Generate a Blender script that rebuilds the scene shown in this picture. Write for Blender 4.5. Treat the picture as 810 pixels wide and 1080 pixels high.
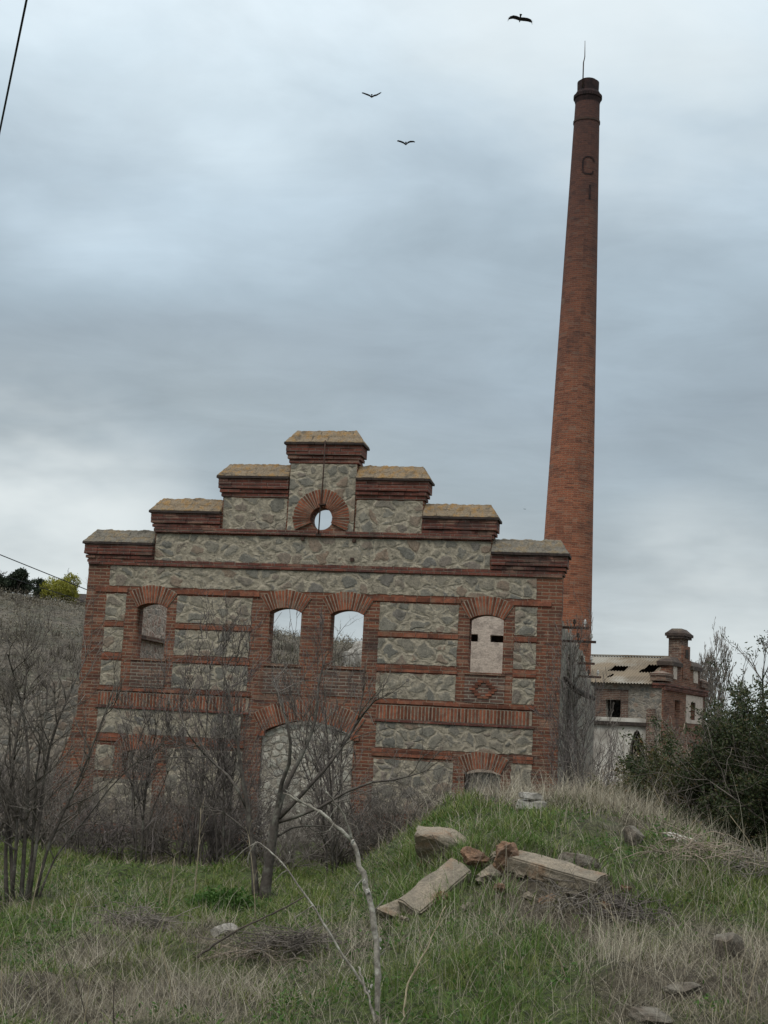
import bpy, bmesh, math, random
import numpy as np
from mathutils import Vector, Matrix, noise as mnoise

for o in list(bpy.data.objects):
    bpy.data.objects.remove(o)
S = bpy.context.scene
C = S.collection
R = math.radians

# ------------------------------------------------------------------ camera
F_PX, PITCH, ROLL = 1490.0, 0.15184, 0.0515
EYE = Vector((0.0, 0.0, 1.65))
c_, s_ = math.cos(ROLL), math.sin(ROLL)
cp, sp = math.cos(PITCH), math.sin(PITCH)
AX = Vector((c_, -s_ * sp, s_ * cp))
AY = Vector((-s_, -c_ * sp, c_ * cp))
AF = Vector((0, cp, sp))
cam_d = bpy.data.cameras.new("camera")
cam = bpy.data.objects.new("camera", cam_d)
C.objects.link(cam)
M = Matrix((AX, AY, -AF)).transposed().to_4x4()
M.translation = EYE
cam.matrix_world = M
cam_d.sensor_fit = 'VERTICAL'
cam_d.sensor_height = 24.0
cam_d.lens = 24.0 * F_PX / 1080.0
cam_d.clip_start = 0.05
cam_d.clip_end = 5000
S.camera = cam

# ------------------------------------------------------------------ light
SUN_EL, SUN_AZ = 52.0, 215.0          # soft sun behind the clouds, behind and left of the viewer
S.view_settings.view_transform = 'Standard'
S.view_settings.look = 'None'
S.view_settings.exposure = 0.36
S.view_settings.gamma = 1.0
try:
    S.view_settings.use_curve_mapping = False
except Exception:
    pass
W = bpy.data.worlds.new("World")
S.world = W
W.use_nodes = True


class NT:
    """small helper to write node trees"""
    def __init__(self, tree):
        self.t = tree
        self.n = tree.nodes
        self.l = tree.links

    def new(self, kind, **kw):
        n = self.n.new(kind)
        for k, v in kw.items():
            setattr(n, k, v)
        return n

    def link(self, a, b):
        self.l.new(a, b)

    def put(self, sock, v):
        if v is None:
            return
        if hasattr(v, 'node'):
            self.l.new(v, sock)
        elif isinstance(v, (tuple, list)) and len(v) == 3 and sock.type == 'RGBA':
            sock.default_value = (*v, 1)
        else:
            sock.default_value = v

    def math(self, op, a, b=None, c=None, clamp=False):
        n = self.new('ShaderNodeMath', operation=op)
        n.use_clamp = clamp
        self.put(n.inputs[0], a)
        if b is not None:
            self.put(n.inputs[1], b)
        if c is not None:
            self.put(n.inputs[2], c)
        return n.outputs[0]

    def vmath(self, op, a, b=None):
        n = self.new('ShaderNodeVectorMath', operation=op)
        self.put(n.inputs[0], a)
        if b is not None:
            self.put(n.inputs[1], b)
        return n.outputs['Value'] if op in ('DOT_PRODUCT', 'LENGTH') else n.outputs[0]

    def mapping(self, vec, scale=(1, 1, 1), loc=(0, 0, 0), rot=(0, 0, 0)):
        n = self.new('ShaderNodeMapping')
        self.put(n.inputs['Vector'], vec)
        n.inputs['Scale'].default_value = scale
        n.inputs['Location'].default_value = loc
        n.inputs['Rotation'].default_value = rot
        return n.outputs[0]

    def noise(self, vec, scale=5, detail=4, rough=0.55, out='Fac', dist=0.0):
        n = self.new('ShaderNodeTexNoise')
        self.put(n.inputs['Vector'], vec)
        n.inputs['Scale'].default_value = scale
        n.inputs['Detail'].default_value = detail
        n.inputs['Roughness'].default_value = rough
        n.inputs['Distortion'].default_value = dist
        return n.outputs[out] if out == 'Fac' else n.outputs['Color']

    def ramp(self, fac, stops, interp='LINEAR'):
        n = self.new('ShaderNodeValToRGB')
        n.color_ramp.interpolation = interp
        e = n.color_ramp.elements
        while len(e) > 1:
            e.remove(e[-1])
        e[0].position = stops[0][0]
        e[0].color = self.col(stops[0][1])
        for p, cc in stops[1:]:
            x = e.new(p)
            x.color = self.col(cc)
        self.put(n.inputs[0], fac)
        return n.outputs[0]

    @staticmethod
    def col(c):
        if isinstance(c, (int, float)):
            return (c, c, c, 1)
        return (*c[:3], 1)

    def mix(self, fac, a, b, mode='MIX'):
        n = self.new('ShaderNodeMix', data_type='RGBA', blend_type=mode)
        self.put(n.inputs[0], fac)
        self.put(n.inputs[6], a)
        self.put(n.inputs[7], b)
        return n.outputs[2]

    def xyz(self, v):
        n = self.new('ShaderNodeSeparateXYZ')
        self.put(n.inputs[0], v)
        return n.outputs

    def comb(self, x, y, z):
        n = self.new('ShaderNodeCombineXYZ')
        self.put(n.inputs[0], x)
        self.put(n.inputs[1], y)
        self.put(n.inputs[2], z)
        return n.outputs[0]

    def smooth(self, v, a, b, lo=0.0, hi=1.0):
        n = self.new('ShaderNodeMapRange', interpolation_type='SMOOTHSTEP')
        self.put(n.inputs['Value'], v)
        n.inputs['From Min'].default_value = a
        n.inputs['From Max'].default_value = b
        n.inputs['To Min'].default_value = lo
        n.inputs['To Max'].default_value = hi
        return n.outputs[0]


def build_world():
    W.node_tree.nodes.clear()
    t = NT(W.node_tree)
    out = t.new('ShaderNodeOutputWorld')
    sky = t.new('ShaderNodeTexSky', sky_type='NISHITA')
    sky.sun_disc = False
    sky.sun_elevation = R(SUN_EL)
    sky.sun_rotation = R(SUN_AZ)
    bg1 = t.new('ShaderNodeBackground')
    bg1.inputs[1].default_value = 0.06
    t.link(sky.outputs[0], bg1.inputs[0])
    g = t.new('ShaderNodeTexCoord').outputs['Generated']
    d = t.vmath('NORMALIZE', g)
    x, y, z = t.xyz(d)
    # flat cloud deck: project the direction onto a plane overhead so clouds stretch towards the horizon
    zz = t.math('ADD', t.math('MAXIMUM', z, 0.0), 0.10)
    px = t.math('DIVIDE', x, zz)
    py = t.math('DIVIDE', y, zz)
    pv = t.comb(px, py, 0.0)
    n1 = t.noise(t.mapping(pv, (0.55, 0.85, 1), (3.7, 1.3, 0)), 1.0, 5, 0.5, dist=0.3)
    n2 = t.noise(t.mapping(pv, (1.2, 1.5, 1), (9.1, 4.4, 0)), 2.4, 9, 0.6, dist=0.5)
    n3 = t.noise(t.mapping(d, (2.2, 2.2, 5.5), (0.4, 2.0, 0)), 1.6, 5, 0.5)
    n4 = t.noise(t.mapping(d, (2.6, 2.6, 3.6), (5.3, 1.1, 2.0)), 2.2, 6, 0.5, dist=0.35)
    h = t.math('ADD', z, t.math('MULTIPLY', t.math('SUBTRACT', n3, 0.5), 0.26))
    base = t.ramp(h, [(0.0, (0.50, 0.545, 0.57)), (0.05, (0.50, 0.55, 0.58)), (0.10, (0.38, 0.43, 0.465)),
                      (0.17, (0.36, 0.42, 0.465)), (0.245, (0.34, 0.405, 0.465)), (0.31, (0.39, 0.475, 0.55)),
                      (0.37, (0.49, 0.59, 0.68)), (0.45, (0.64, 0.745, 0.83)), (0.62, (0.95, 1.02, 1.08)),
                      (1.0, (1.55, 1.6, 1.65))])
    v = t.math('ADD', t.math('MULTIPLY', t.math('SUBTRACT', n1, 0.5), 0.22),
               t.math('ADD', t.math('MULTIPLY', t.math('SUBTRACT', n2, 0.5), 0.36), t.math('MULTIPLY', t.math('SUBTRACT', n4, 0.5), 0.42)))
    v = t.math('ADD', v, 1.0)
    cloud = t.mix(1.0, base, t.comb(v, v, v), 'MULTIPLY')

    # brighter breaks in the cloud near the horizon
    def glow(dirv, inner, outer, amt):
        dp = t.vmath('DOT_PRODUCT', d, dirv)
        f = t.smooth(dp, math.cos(R(outer)), math.cos(R(inner)))
        f = t.math('MULTIPLY', f, t.smooth(n3, 0.36, 0.62))
        return t.math('MULTIPLY', f, amt)
    def ray(px_, py_):
        xx, yy = (px_ - 405) / F_PX, -(py_ - 540) / F_PX
        return (AX * xx + AY * yy + AF).normalized()
    ga = glow(tuple(ray(30, 545)), 1.0, 8.0, 1.0)
    gb = glow(tuple(ray(730, 655)), 1.0, 6.0, 0.85)
    gt = glow(tuple(ray(640, 20)), 1.0, 10.0, 0.4)
    g_ = t.math('ADD', t.math('ADD', ga, gb), gt, clamp=True)
    cloud = t.mix(g_, cloud, (0.74, 0.785, 0.80))
    cloud = t.mix(1.0, cloud, (0.99, 1.0, 0.985), 'MULTIPLY')
    bg2 = t.new('ShaderNodeBackground')
    t.link(cloud, bg2.inputs[0])
    bg2.inputs[1].default_value = 0.86
    mx = t.new('ShaderNodeMixShader')
    mx.inputs[0].default_value = 0.93
    t.link(bg1.outputs[0], mx.inputs[1])
    t.link(bg2.outputs[0], mx.inputs[2])
    t.link(mx.outputs[0], out.inputs[0])


build_world()
sd = bpy.data.lights.new("sun", 'SUN')
sd.energy = 0.9
sd.angle = R(25)
sd.color = (1.0, 0.96, 0.9)
sun = bpy.data.objects.new("sun", sd)
C.objects.link(sun)
az = R(SUN_AZ)
sdir = Vector((math.sin(az) * math.cos(R(SUN_EL)), math.cos(az) * math.cos(R(SUN_EL)), math.sin(R(SUN_EL))))
sun.rotation_euler = sdir.to_track_quat('Z', 'Y').to_euler()
sun.location = (-10, -10, 40)


# ------------------------------------------------------------------ helpers
def tag(o, label=None, cat=None, group=None, kind=None):
    if label:
        o['label'] = label
    if cat:
        o['category'] = cat
    if group:
        o['group'] = group
    if kind:
        o['kind'] = kind
    return o


def empty(name, loc, rz=0.0, label=None, cat=None, group=None):
    o = bpy.data.objects.new(name, None)
    C.objects.link(o)
    o.location = loc
    o.rotation_euler = (0, 0, rz)
    o.empty_display_size = 0.2
    return tag(o, label, cat, group)


def link(name, me, mats, parent=None, smooth=False):
    if not isinstance(mats, (list, tuple)):
        mats = [mats]
    for m in mats:
        me.materials.append(m)
    o = bpy.data.objects.new(name, me)
    C.objects.link(o)
    if parent is not None:
        o.parent = parent
    if smooth:
        me.polygons.foreach_set('use_smooth', np.ones(len(me.polygons), dtype=bool))
    return o


def mesh_np(name, verts, faces, matidx=None):
    """verts (n,3); faces: list of int arrays (m,k)"""
    me = bpy.data.meshes.new(name)
    verts = np.ascontiguousarray(verts, dtype=np.float32)
    me.vertices.add(len(verts))
    me.vertices.foreach_set('co', verts.ravel())
    loops, starts, totals, p = [], [], [], 0
    for f in faces:
        f = np.asarray(f, dtype=np.int32)
        if len(f) == 0:
            continue
        k = f.shape[1]
        loops.append(f.ravel())
        starts.append(p + np.arange(len(f)) * k)
        totals.append(np.full(len(f), k))
        p += f.size
    loops = np.concatenate(loops).astype(np.int32)
    starts = np.concatenate(starts).astype(np.int32)
    totals = np.concatenate(totals).astype(np.int32)
    me.loops.add(len(loops))
    me.loops.foreach_set('vertex_index', loops)
    me.polygons.add(len(starts))
    me.polygons.foreach_set('loop_start', starts)
    me.polygons.foreach_set('loop_total', totals)
    if matidx is not None:
        me.polygons.foreach_set('material_index', np.asarray(matidx, dtype=np.int32))
    me.update(calc_edges=True)
    return me


def at(px, py, Y):
    """the point at distance Y in front of the viewer that lies behind pixel (px,py) of the 810x1080 photo"""
    d = AX * ((px - 405) / F_PX) + AY * (-(py - 540) / F_PX) + AF
    return EYE + d * (Y / d.y)


class MB:
    """collects boxes / prisms into one mesh"""
    def __init__(self):
        self.v, self.f, self.m = [], [], []

    def box(self, x0, x1, y0, y1, z0, z1, mi=0):
        b = len(self.v)
        self.v += [(x0, y0, z0), (x1, y0, z0), (x1, y1, z0), (x0, y1, z0),
                   (x0, y0, z1), (x1, y0, z1), (x1, y1, z1), (x0, y1, z1)]
        for q in ((0, 3, 2, 1), (4, 5, 6, 7), (0, 1, 5, 4), (1, 2, 6, 5), (2, 3, 7, 6), (3, 0, 4, 7)):
            self.f.append([b + i for i in q])
            self.m.append(mi)

    def hexa(self, pts, mi=0):
        b = len(self.v)
        self.v += [tuple(p) for p in pts]
        for q in ((0, 3, 2, 1), (4, 5, 6, 7), (0, 1, 5, 4), (1, 2, 6, 5), (2, 3, 7, 6), (3, 0, 4, 7)):
            self.f.append([b + i for i in q])
            self.m.append(mi)

    def prism(self, poly, y0, y1, mi=0):
        """poly: (x,z) counter-clockwise seen from -y"""
        n = len(poly)
        b = len(self.v)
        self.v += [(x, y0, z) for x, z in poly] + [(x, y1, z) for x, z in poly]
        self.f.append([b + i for i in range(n)])
        self.m.append(mi)
        self.f.append([b + n + i for i in reversed(range(n))])
        self.m.append(mi)
        for i in range(n):
            j = (i + 1) % n
            self.f.append([b + i, b + n + i, b + n + j, b + j])
            self.m.append(mi)

    def mesh(self, name, bevel=0.0):
        me = bpy.data.meshes.new(name)
        me.from_pydata(self.v, [], self.f)
        me.polygons.foreach_set('material_index', np.array(self.m, dtype=np.int32))
        bm = bmesh.new()
        bm.from_mesh(me)
        bmesh.ops.recalc_face_normals(bm, faces=bm.faces)
        if bevel:
            bmesh.ops.bevel(bm, geom=list(bm.edges), offset=bevel, segments=1, affect='EDGES', clamp_overlap=True)
        bm.to_mesh(me)
        bm.free()
        return me

    def build(self, name, mats, parent=None, bevel=0.0):
        return link(name, self.mesh(name, bevel), mats, parent)


def plate(name, outline, holes, y0, y1, mats, parent=None, jag=0.0, seed=0):
    """flat slab in the x-z plane with holes, from y0 (front) to y1 (back)"""
    cu = bpy.data.curves.new('tmp', 'CURVE')
    cu.dimensions = '2D'
    cu.fill_mode = 'BOTH'
    cu.extrude = (y1 - y0) / 2
    for loop in [outline] + list(holes):
        if jag:
            loop = ragged(loop, jag, seed)
        sp_ = cu.splines.new('POLY')
        sp_.points.add(len(loop) - 1)
        for p, (x, z) in zip(sp_.points, loop):
            p.co = (x, z, 0, 1)
        sp_.use_cyclic_u = True
    tmp = bpy.data.objects.new('tmp', cu)
    C.objects.link(tmp)
    dg = bpy.context.evaluated_depsgraph_get()
    me = bpy.data.meshes.new_from_object(tmp.evaluated_get(dg))
    bpy.data.objects.remove(tmp)
    bpy.data.curves.remove(cu)
    n = len(me.vertices)
    co = np.empty(n * 3, dtype=np.float32)
    me.vertices.foreach_get('co', co)
    co = co.reshape(-1, 3)
    mid = (y0 + y1) / 2
    co = np.stack([co[:, 0], mid - co[:, 2], co[:, 1]], 1)
    me.vertices.foreach_set('co', np.ascontiguousarray(co).ravel())
    me.name = name
    bm = bmesh.new()
    bm.from_mesh(me)
    bmesh.ops.remove_doubles(bm, verts=bm.verts, dist=1e-5)
    bmesh.ops.recalc_face_normals(bm, faces=bm.faces)
    bm.to_mesh(me)
    bm.free()
    me.materials.clear()
    return link(name, me, mats, parent)


def ragged(loop, amp, seed, step=0.09):
    rng = random.Random(seed)
    out = []
    n = len(loop)
    for i in range(n):
        a, b = loop[i], loop[(i + 1) % n]
        L = math.hypot(b[0] - a[0], b[1] - a[1])
        k = max(1, int(L / step))
        for j in range(k):
            t = j / k
            out.append((a[0] + (b[0] - a[0]) * t + rng.uniform(-amp, amp), a[1] + (b[1] - a[1]) * t + rng.uniform(-amp, amp)))
    return out


def rect(x0, x1, z0, z1):
    return [(x0, z0), (x1, z0), (x1, z1), (x0, z1)]


def arch_open(x0, x1, z0, spring, rise, n=12):
    """window outline with a segmental head"""
    h = (x1 - x0) / 2
    cx = (x0 + x1) / 2
    Rr = (h * h + rise * rise) / (2 * rise)
    a = math.asin(h / Rr)
    cz = spring + rise - Rr
    pts = [(x0, z0), (x1, z0)]
    for i in range(n + 1):
        t = a - 2 * a * i / n
        pts.append((cx + Rr * math.sin(t), cz + Rr * math.cos(t)))
    return pts


# ------------------------------------------------------------------ materials
def new_mat(name):
    m = bpy.data.materials.new(name)
    m.use_nodes = True
    t = NT(m.node_tree)
    t.n.clear()
    out = t.new('ShaderNodeOutputMaterial')
    b = t.new('ShaderNodeBsdfPrincipled')
    b.inputs['Roughness'].default_value = 0.9
    b.inputs['Specular IOR Level'].default_value = 0.25
    t.link(b.outputs[0], out.inputs[0])
    return m, t, b


def bump(t, b, h, strength=0.5, dist=0.02):
    n = t.new('ShaderNodeBump')
    n.inputs['Strength'].default_value = strength
    n.inputs['Distance'].default_value = dist
    t.link(h, n.inputs['Height'])
    t.link(n.outputs[0], b.inputs['Normal'])


def brick_mat(name, c1, c2, mortar, uv=False, row=0.07, width=0.28, msize=0.011, soot=None, grime=0.5, lime=0.25, burnt=0.55):
    m, t, b = new_mat(name)
    tc = t.new('ShaderNodeTexCoord')
    co = tc.outputs['UV'] if uv else tc.outputs['Object']
    x, y, z = t.xyz(co)
    if uv:
        vec = t.comb(x, y, 0)
        zc = y
    else:
        vec = t.comb(t.math('ADD', x, y), z, 0)
        zc = z
    wob = t.noise(co, 3.0, 3, 0.5, out='Color')
    wv = t.vmath('SCALE', t.vmath('SUBTRACT', wob, (0.5, 0.5, 0.5)))
    wv.node.inputs['Scale'].default_value = 0.02
    vec = t.vmath('ADD', vec, wv)
    br = t.new('ShaderNodeTexBrick')
    br.offset = 0.5
    t.link(vec, br.inputs['Vector'])
    br.inputs['Color1'].default_value = (*c1, 1)
    br.inputs['Color2'].default_value = (*c2, 1)
    br.inputs['Mortar'].default_value = (*mortar, 1)
    br.inputs['Scale'].default_value = 1.0
    br.inputs['Mortar Size'].default_value = msize
    br.inputs['Mortar Smooth'].default_value = 0.35
    br.inputs['Bias'].default_value = 0.0
    br.inputs['Brick Width'].default_value = width
    br.inputs['Row Height'].default_value = row
    col = br.outputs['Color']
    # single burnt or pale bricks, patches where the joints are washed pale, dark weathering
    vo = t.new('ShaderNodeTexVoronoi', feature='F1')
    t.link(t.mapping(vec, (1 / width, 1 / row, 1)), vo.inputs['Vector'])
    vo.inputs['Scale'].default_value = 1.0
    vo.inputs['Randomness'].default_value = 0.35
    vr = t.xyz(vo.outputs['Color'])
    col = t.mix(t.smooth(vr[0], 0.74, 1.0, 0, burnt), col, (0.035, 0.02, 0.018))
    col = t.mix(t.smooth(vr[1], 0.86, 1.0, 0, 0.5), col, (0.36, 0.23, 0.16))
    n1 = t.noise(co, 0.9, 6, 0.6)
    n2 = t.noise(co, 7.0, 6, 0.65)
    n3 = t.noise(co, 34.0, 3, 0.6)
    col = t.mix(t.smooth(n2, 0.53, 0.75, 0, lime), col, (0.40, 0.35, 0.29))
    col = t.mix(t.smooth(n1, 0.48, 0.72, 0, grime), col, (0.045, 0.038, 0.034))
    st = t.noise(t.mapping(vec, (5.0, 0.55, 1)), 1.0, 4, 0.6)
    col = t.mix(t.smooth(st, 0.52, 0.74, 0, grime * 0.8), col, (0.05, 0.042, 0.038))
    col = t.mix(t.smooth(n3, 0.35, 0.7, 0.30, 0.0), col, (0.04, 0.03, 0.026))
    if soot:
        sf = t.smooth(t.math('ADD', zc, t.math('MULTIPLY', t.math('SUBTRACT', n1, 0.5), 3.0)), soot[0], soot[1], 0, soot[2])
        col = t.mix(sf, col, (0.035, 0.024, 0.026))
    t.link(col, b.inputs['Base Color'])
    hgt = t.math('ADD', t.math('MULTIPLY', br.outputs['Fac'], -1.0), t.math('MULTIPLY', t.math('ADD', n2, n3), 0.7))
    bump(t, b, hgt, 0.75, 0.018)
    return m


def rubble_mat(name, tones, mortar, scale=2.7, edge=0.10, grime=0.35, lime=0.0):
    m, t, b = new_mat(name)
    tc = t.new('ShaderNodeTexCoord')
    co = tc.outputs['Object']
    oi = t.new('ShaderNodeObjectInfo')
    x, y, z = t.xyz(co)
    off = t.math('MULTIPLY', oi.outputs['Random'], 31.0)
    p = t.comb(t.math('ADD', t.math('ADD', x, y), off), t.math('MULTIPLY', z, 1.2), t.math('MULTIPLY', y, 0.2))
    def wobble(vec, sc, amt):
        w = t.noise(vec, sc, 3, 0.55, out='Color')
        wv = t.vmath('SCALE', t.vmath('SUBTRACT', w, (0.5, 0.5, 0.5)))
        wv.node.inputs['Scale'].default_value = amt
        return t.vmath('ADD', vec, wv)
    p2 = wobble(wobble(p, 1.9, 0.34), 6.5, 0.10)
    va = t.new('ShaderNodeTexVoronoi', feature='F1')
    ve = t.new('ShaderNodeTexVoronoi', feature='DISTANCE_TO_EDGE')
    for v in (va, ve):
        t.link(p2, v.inputs['Vector'])
        v.inputs['Scale'].default_value = scale
        v.inputs['Randomness'].default_value = 0.92
    # small chips wedged between the big stones
    vs = t.new('ShaderNodeTexVoronoi', feature='DISTANCE_TO_EDGE')
    t.link(p2, vs.inputs['Vector'])
    vs.inputs['Scale'].default_value = scale * 2.9
    r = t.xyz(va.outputs['Color'])
    col = t.ramp(r[0], [(i / (len(tones) - 1), c) for i, c in enumerate(tones)])
    n1 = t.noise(co, 8.0, 6, 0.65)
    n2 = t.noise(co, 42.0, 4, 0.65)
    n0 = t.noise(co, 1.3, 5, 0.6)
    n5 = t.noise(p, 3.4, 5, 0.65)
    col = t.mix(t.smooth(n1, 0.30, 0.66, 0.5, 0.0), col, (0.085, 0.082, 0.068))
    col = t.mix(t.smooth(n2, 0.52, 0.8, 0.0, 0.5), col, (0.36, 0.335, 0.27))
    col = t.mix(t.smooth(n2, 0.30, 0.50, 0.6, 0.0), col, (0.055, 0.051, 0.043))
    th = t.math('MULTIPLY', t.math('POWER', t.smooth(n5, 0.30, 0.72, 0.12, 1.5), 1.3), edge)
    # rounder stones: blend the straight cell edges with the distance from the cell centre
    rnd = t.smooth(va.outputs['Distance'], 0.40, 0.62, 0.0, 0.10)
    ed = t.math('SUBTRACT', t.math('SUBTRACT', ve.outputs['Distance'], th), rnd)
    joint = t.smooth(ed, -0.03, 0.03, 1.0, 0.0)
    mcol = t.mix(t.smooth(n1, 0.38, 0.66), tuple(v * 0.62 for v in mortar), mortar)
    mcol = t.mix(t.smooth(n2, 0.3, 0.6, 0.5, 0.0), mcol, tuple(v * 0.4 for v in mortar))
    chip = t.math('MULTIPLY', t.smooth(vs.outputs['Distance'], 0.10, 0.16), t.smooth(n5, 0.5, 0.6))
    mcol = t.mix(t.math('MULTIPLY', chip, 0.6), mcol, tones[1])
    col = t.mix(joint, col, mcol)
    if lime:
        col = t.mix(t.smooth(n0, 0.42, 0.60, 0.0, lime), col, mortar)
    st = t.noise(t.mapping(co, (4.0, 4.0, 0.5)), 1.0, 4, 0.6)
    col = t.mix(t.smooth(st, 0.5, 0.75, 0, grime), col, (0.06, 0.055, 0.046))
    t.link(col, b.inputs['Base Color'])
    dark = t.smooth(t.math('ABSOLUTE', ed), 0.0, 0.035)
    h = t.math('ADD', t.math('ADD', t.smooth(ve.outputs['Distance'], 0.0, 0.2), t.math('MULTIPLY', dark, 0.15)), t.math('MULTIPLY', t.math('ADD', n1, t.math('MULTIPLY', n2, 0.5)), 0.7))
    bump(t, b, h, 0.6, 0.035)
    return m


def mottle_mat(name, ca, cb, cc=None, scale=6.0, rough=0.9, bump_s=0.5, bump_d=0.02, metal=0.0, fine=40.0, spec=0.25, island=0.0):
    m, t, b = new_mat(name)
    co = t.new('ShaderNodeTexCoord').outputs['Object']
    n1 = t.noise(co, scale, 6, 0.62)
    n2 = t.noise(co, fine, 4, 0.6)
    n3 = t.noise(t.mapping(co, (1, 1, 1), (7, 3, 1)), scale * 0.45, 5, 0.6)
    col = t.mix(t.smooth(n1, 0.36, 0.64), ca, cb)
    if cc:
        col = t.mix(t.smooth(n3, 0.50, 0.66), col, cc)
    col = t.mix(t.smooth(n2, 0.4, 0.75, 0.0, 0.45), col, tuple(v * 0.35 for v in ca))
    if island:
        g = t.new('ShaderNodeNewGeometry').outputs['Random Per Island']
        f = t.math('ADD', t.math('MULTIPLY', g, island), 1.0 - island * 0.5)
        col = t.mix(1.0, col, t.comb(f, f, f), 'MULTIPLY')
    t.link(col, b.inputs['Base Color'])
    b.inputs['Roughness'].default_value = rough
    b.inputs['Metallic'].default_value = metal
    b.inputs['Specular IOR Level'].default_value = spec
    if bump_s:
        bump(t, b, t.math('ADD', n1, t.math('MULTIPLY', n2, 0.5)), bump_s, bump_d)
    return m


def leaf_mat(name, stops, trans=0.3, rough=0.65):
    """blades / leaves: one tone per blade"""
    m, t, b = new_mat(name)
    g = t.new('ShaderNodeNewGeometry').outputs['Random Per Island']
    col = t.ramp(g, stops)
    co = t.new('ShaderNodeTexCoord').outputs['Object']
    n = t.noise(co, 1.3, 4, 0.6)
    col = t.mix(t.smooth(n, 0.4, 0.65, 0.0, 0.35), col, t.mix(0.5, col, (0.05, 0.05, 0.02)))
    t.link(col, b.inputs['Base Color'])
    b.inputs['Roughness'].default_value = rough
    tr = t.new('ShaderNodeBsdfTranslucent')
    t.link(col, tr.inputs[0])
    mx = t.new('ShaderNodeMixShader')
    mx.inputs[0].default_value = trans
    t.link(b.outputs[0], mx.inputs[1])
    t.link(tr.outputs[0], mx.inputs[2])
    out = [n_ for n_ in t.n if n_.type == 'OUTPUT_MATERIAL'][0]
    t.link(mx.outputs[0], out.inputs[0])
    return m


BR1, BR2, MOR = (0.255, 0.088, 0.047), (0.135, 0.049, 0.030), (0.28, 0.20, 0.135)
MAT = {}
MAT['brick'] = brick_mat('brick', BR1, BR2, MOR, grime=0.58, lime=0.35)
MAT['brick_apron'] = brick_mat('brick apron', (0.17, 0.085, 0.06), (0.12, 0.065, 0.048), (0.27, 0.225, 0.175), msize=0.014, grime=0.45, lime=0.4)
MAT['brick_cornice'] = brick_mat('brick cornice', (0.205, 0.066, 0.043), (0.13, 0.045, 0.034), (0.20, 0.15, 0.12), msize=0.008, grime=0.6, lime=0.1)
MAT['brick_chimney'] = brick_mat('brick chimney', (0.39, 0.130, 0.064), (0.235, 0.077, 0.043), (0.36, 0.20, 0.125), uv=True,
                                 row=0.066, width=0.22, msize=0.009, soot=(7.0, 23.0, 0.80), grime=0.35, lime=0.10, burnt=0.4)
MAT['soot_brick'] = mottle_mat('sooty brick', (0.022, 0.015, 0.015), (0.045, 0.025, 0.023), None, 5, 0.95)
MAT['brick_loose'] = mottle_mat('single bricks', (0.25, 0.083, 0.043), (0.14, 0.049, 0.030), (0.17, 0.095, 0.065), 9.0, 0.9, 0.4, 0.01, island=0.9)
MAT['brick_band'] = mottle_mat('band bricks', (0.215, 0.077, 0.043), (0.125, 0.049, 0.032), (0.19, 0.10, 0.063), 9.0, 0.9, 0.4, 0.01, island=0.9)
MAT['mortar'] = mottle_mat('mortar', (0.33, 0.265, 0.20), (0.22, 0.175, 0.13), None, 12.0)
MAT['rubble'] = rubble_mat('rubble', [(0.27, 0.24, 0.19), (0.175, 0.163, 0.138), (0.32, 0.27, 0.20), (0.225, 0.205, 0.168), (0.29, 0.205, 0.145), (0.19, 0.178, 0.158)],
                           (0.42, 0.36, 0.27), 3.3, 0.095)
MAT['rubble_small'] = rubble_mat('small rubble', [(0.23, 0.21, 0.175), (0.17, 0.165, 0.15), (0.29, 0.24, 0.19), (0.20, 0.19, 0.17), (0.27, 0.19, 0.14)],
                                 (0.36, 0.31, 0.25), 4.6, 0.12)
MAT['rubble_pink'] = rubble_mat('pinkish rubble', [(0.52, 0.35, 0.27), (0.38, 0.24, 0.19), (0.50, 0.42, 0.34), (0.33, 0.29, 0.25), (0.56, 0.40, 0.31)],
                                (0.66, 0.55, 0.45), 6.0, 0.13, 0.2)
MAT['rubble_pale'] = rubble_mat('pale rubble', [(0.52, 0.48, 0.40), (0.42, 0.385, 0.325), (0.58, 0.53, 0.44), (0.35, 0.325, 0.28)], (0.38, 0.33, 0.265), 5.2, 0.07, 0.25)
MAT['plaster'] = mottle_mat('plaster', (0.60, 0.50, 0.415), (0.52, 0.43, 0.355), (0.40, 0.33, 0.275), 8.0, 0.95, 0.8, 0.03, fine=26)
MAT['plaster_white'] = mottle_mat('white plaster', (0.60, 0.56, 0.49), (0.47, 0.43, 0.37), (0.30, 0.265, 0.225), 1.8, 0.95, 0.5, 0.02)
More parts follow.
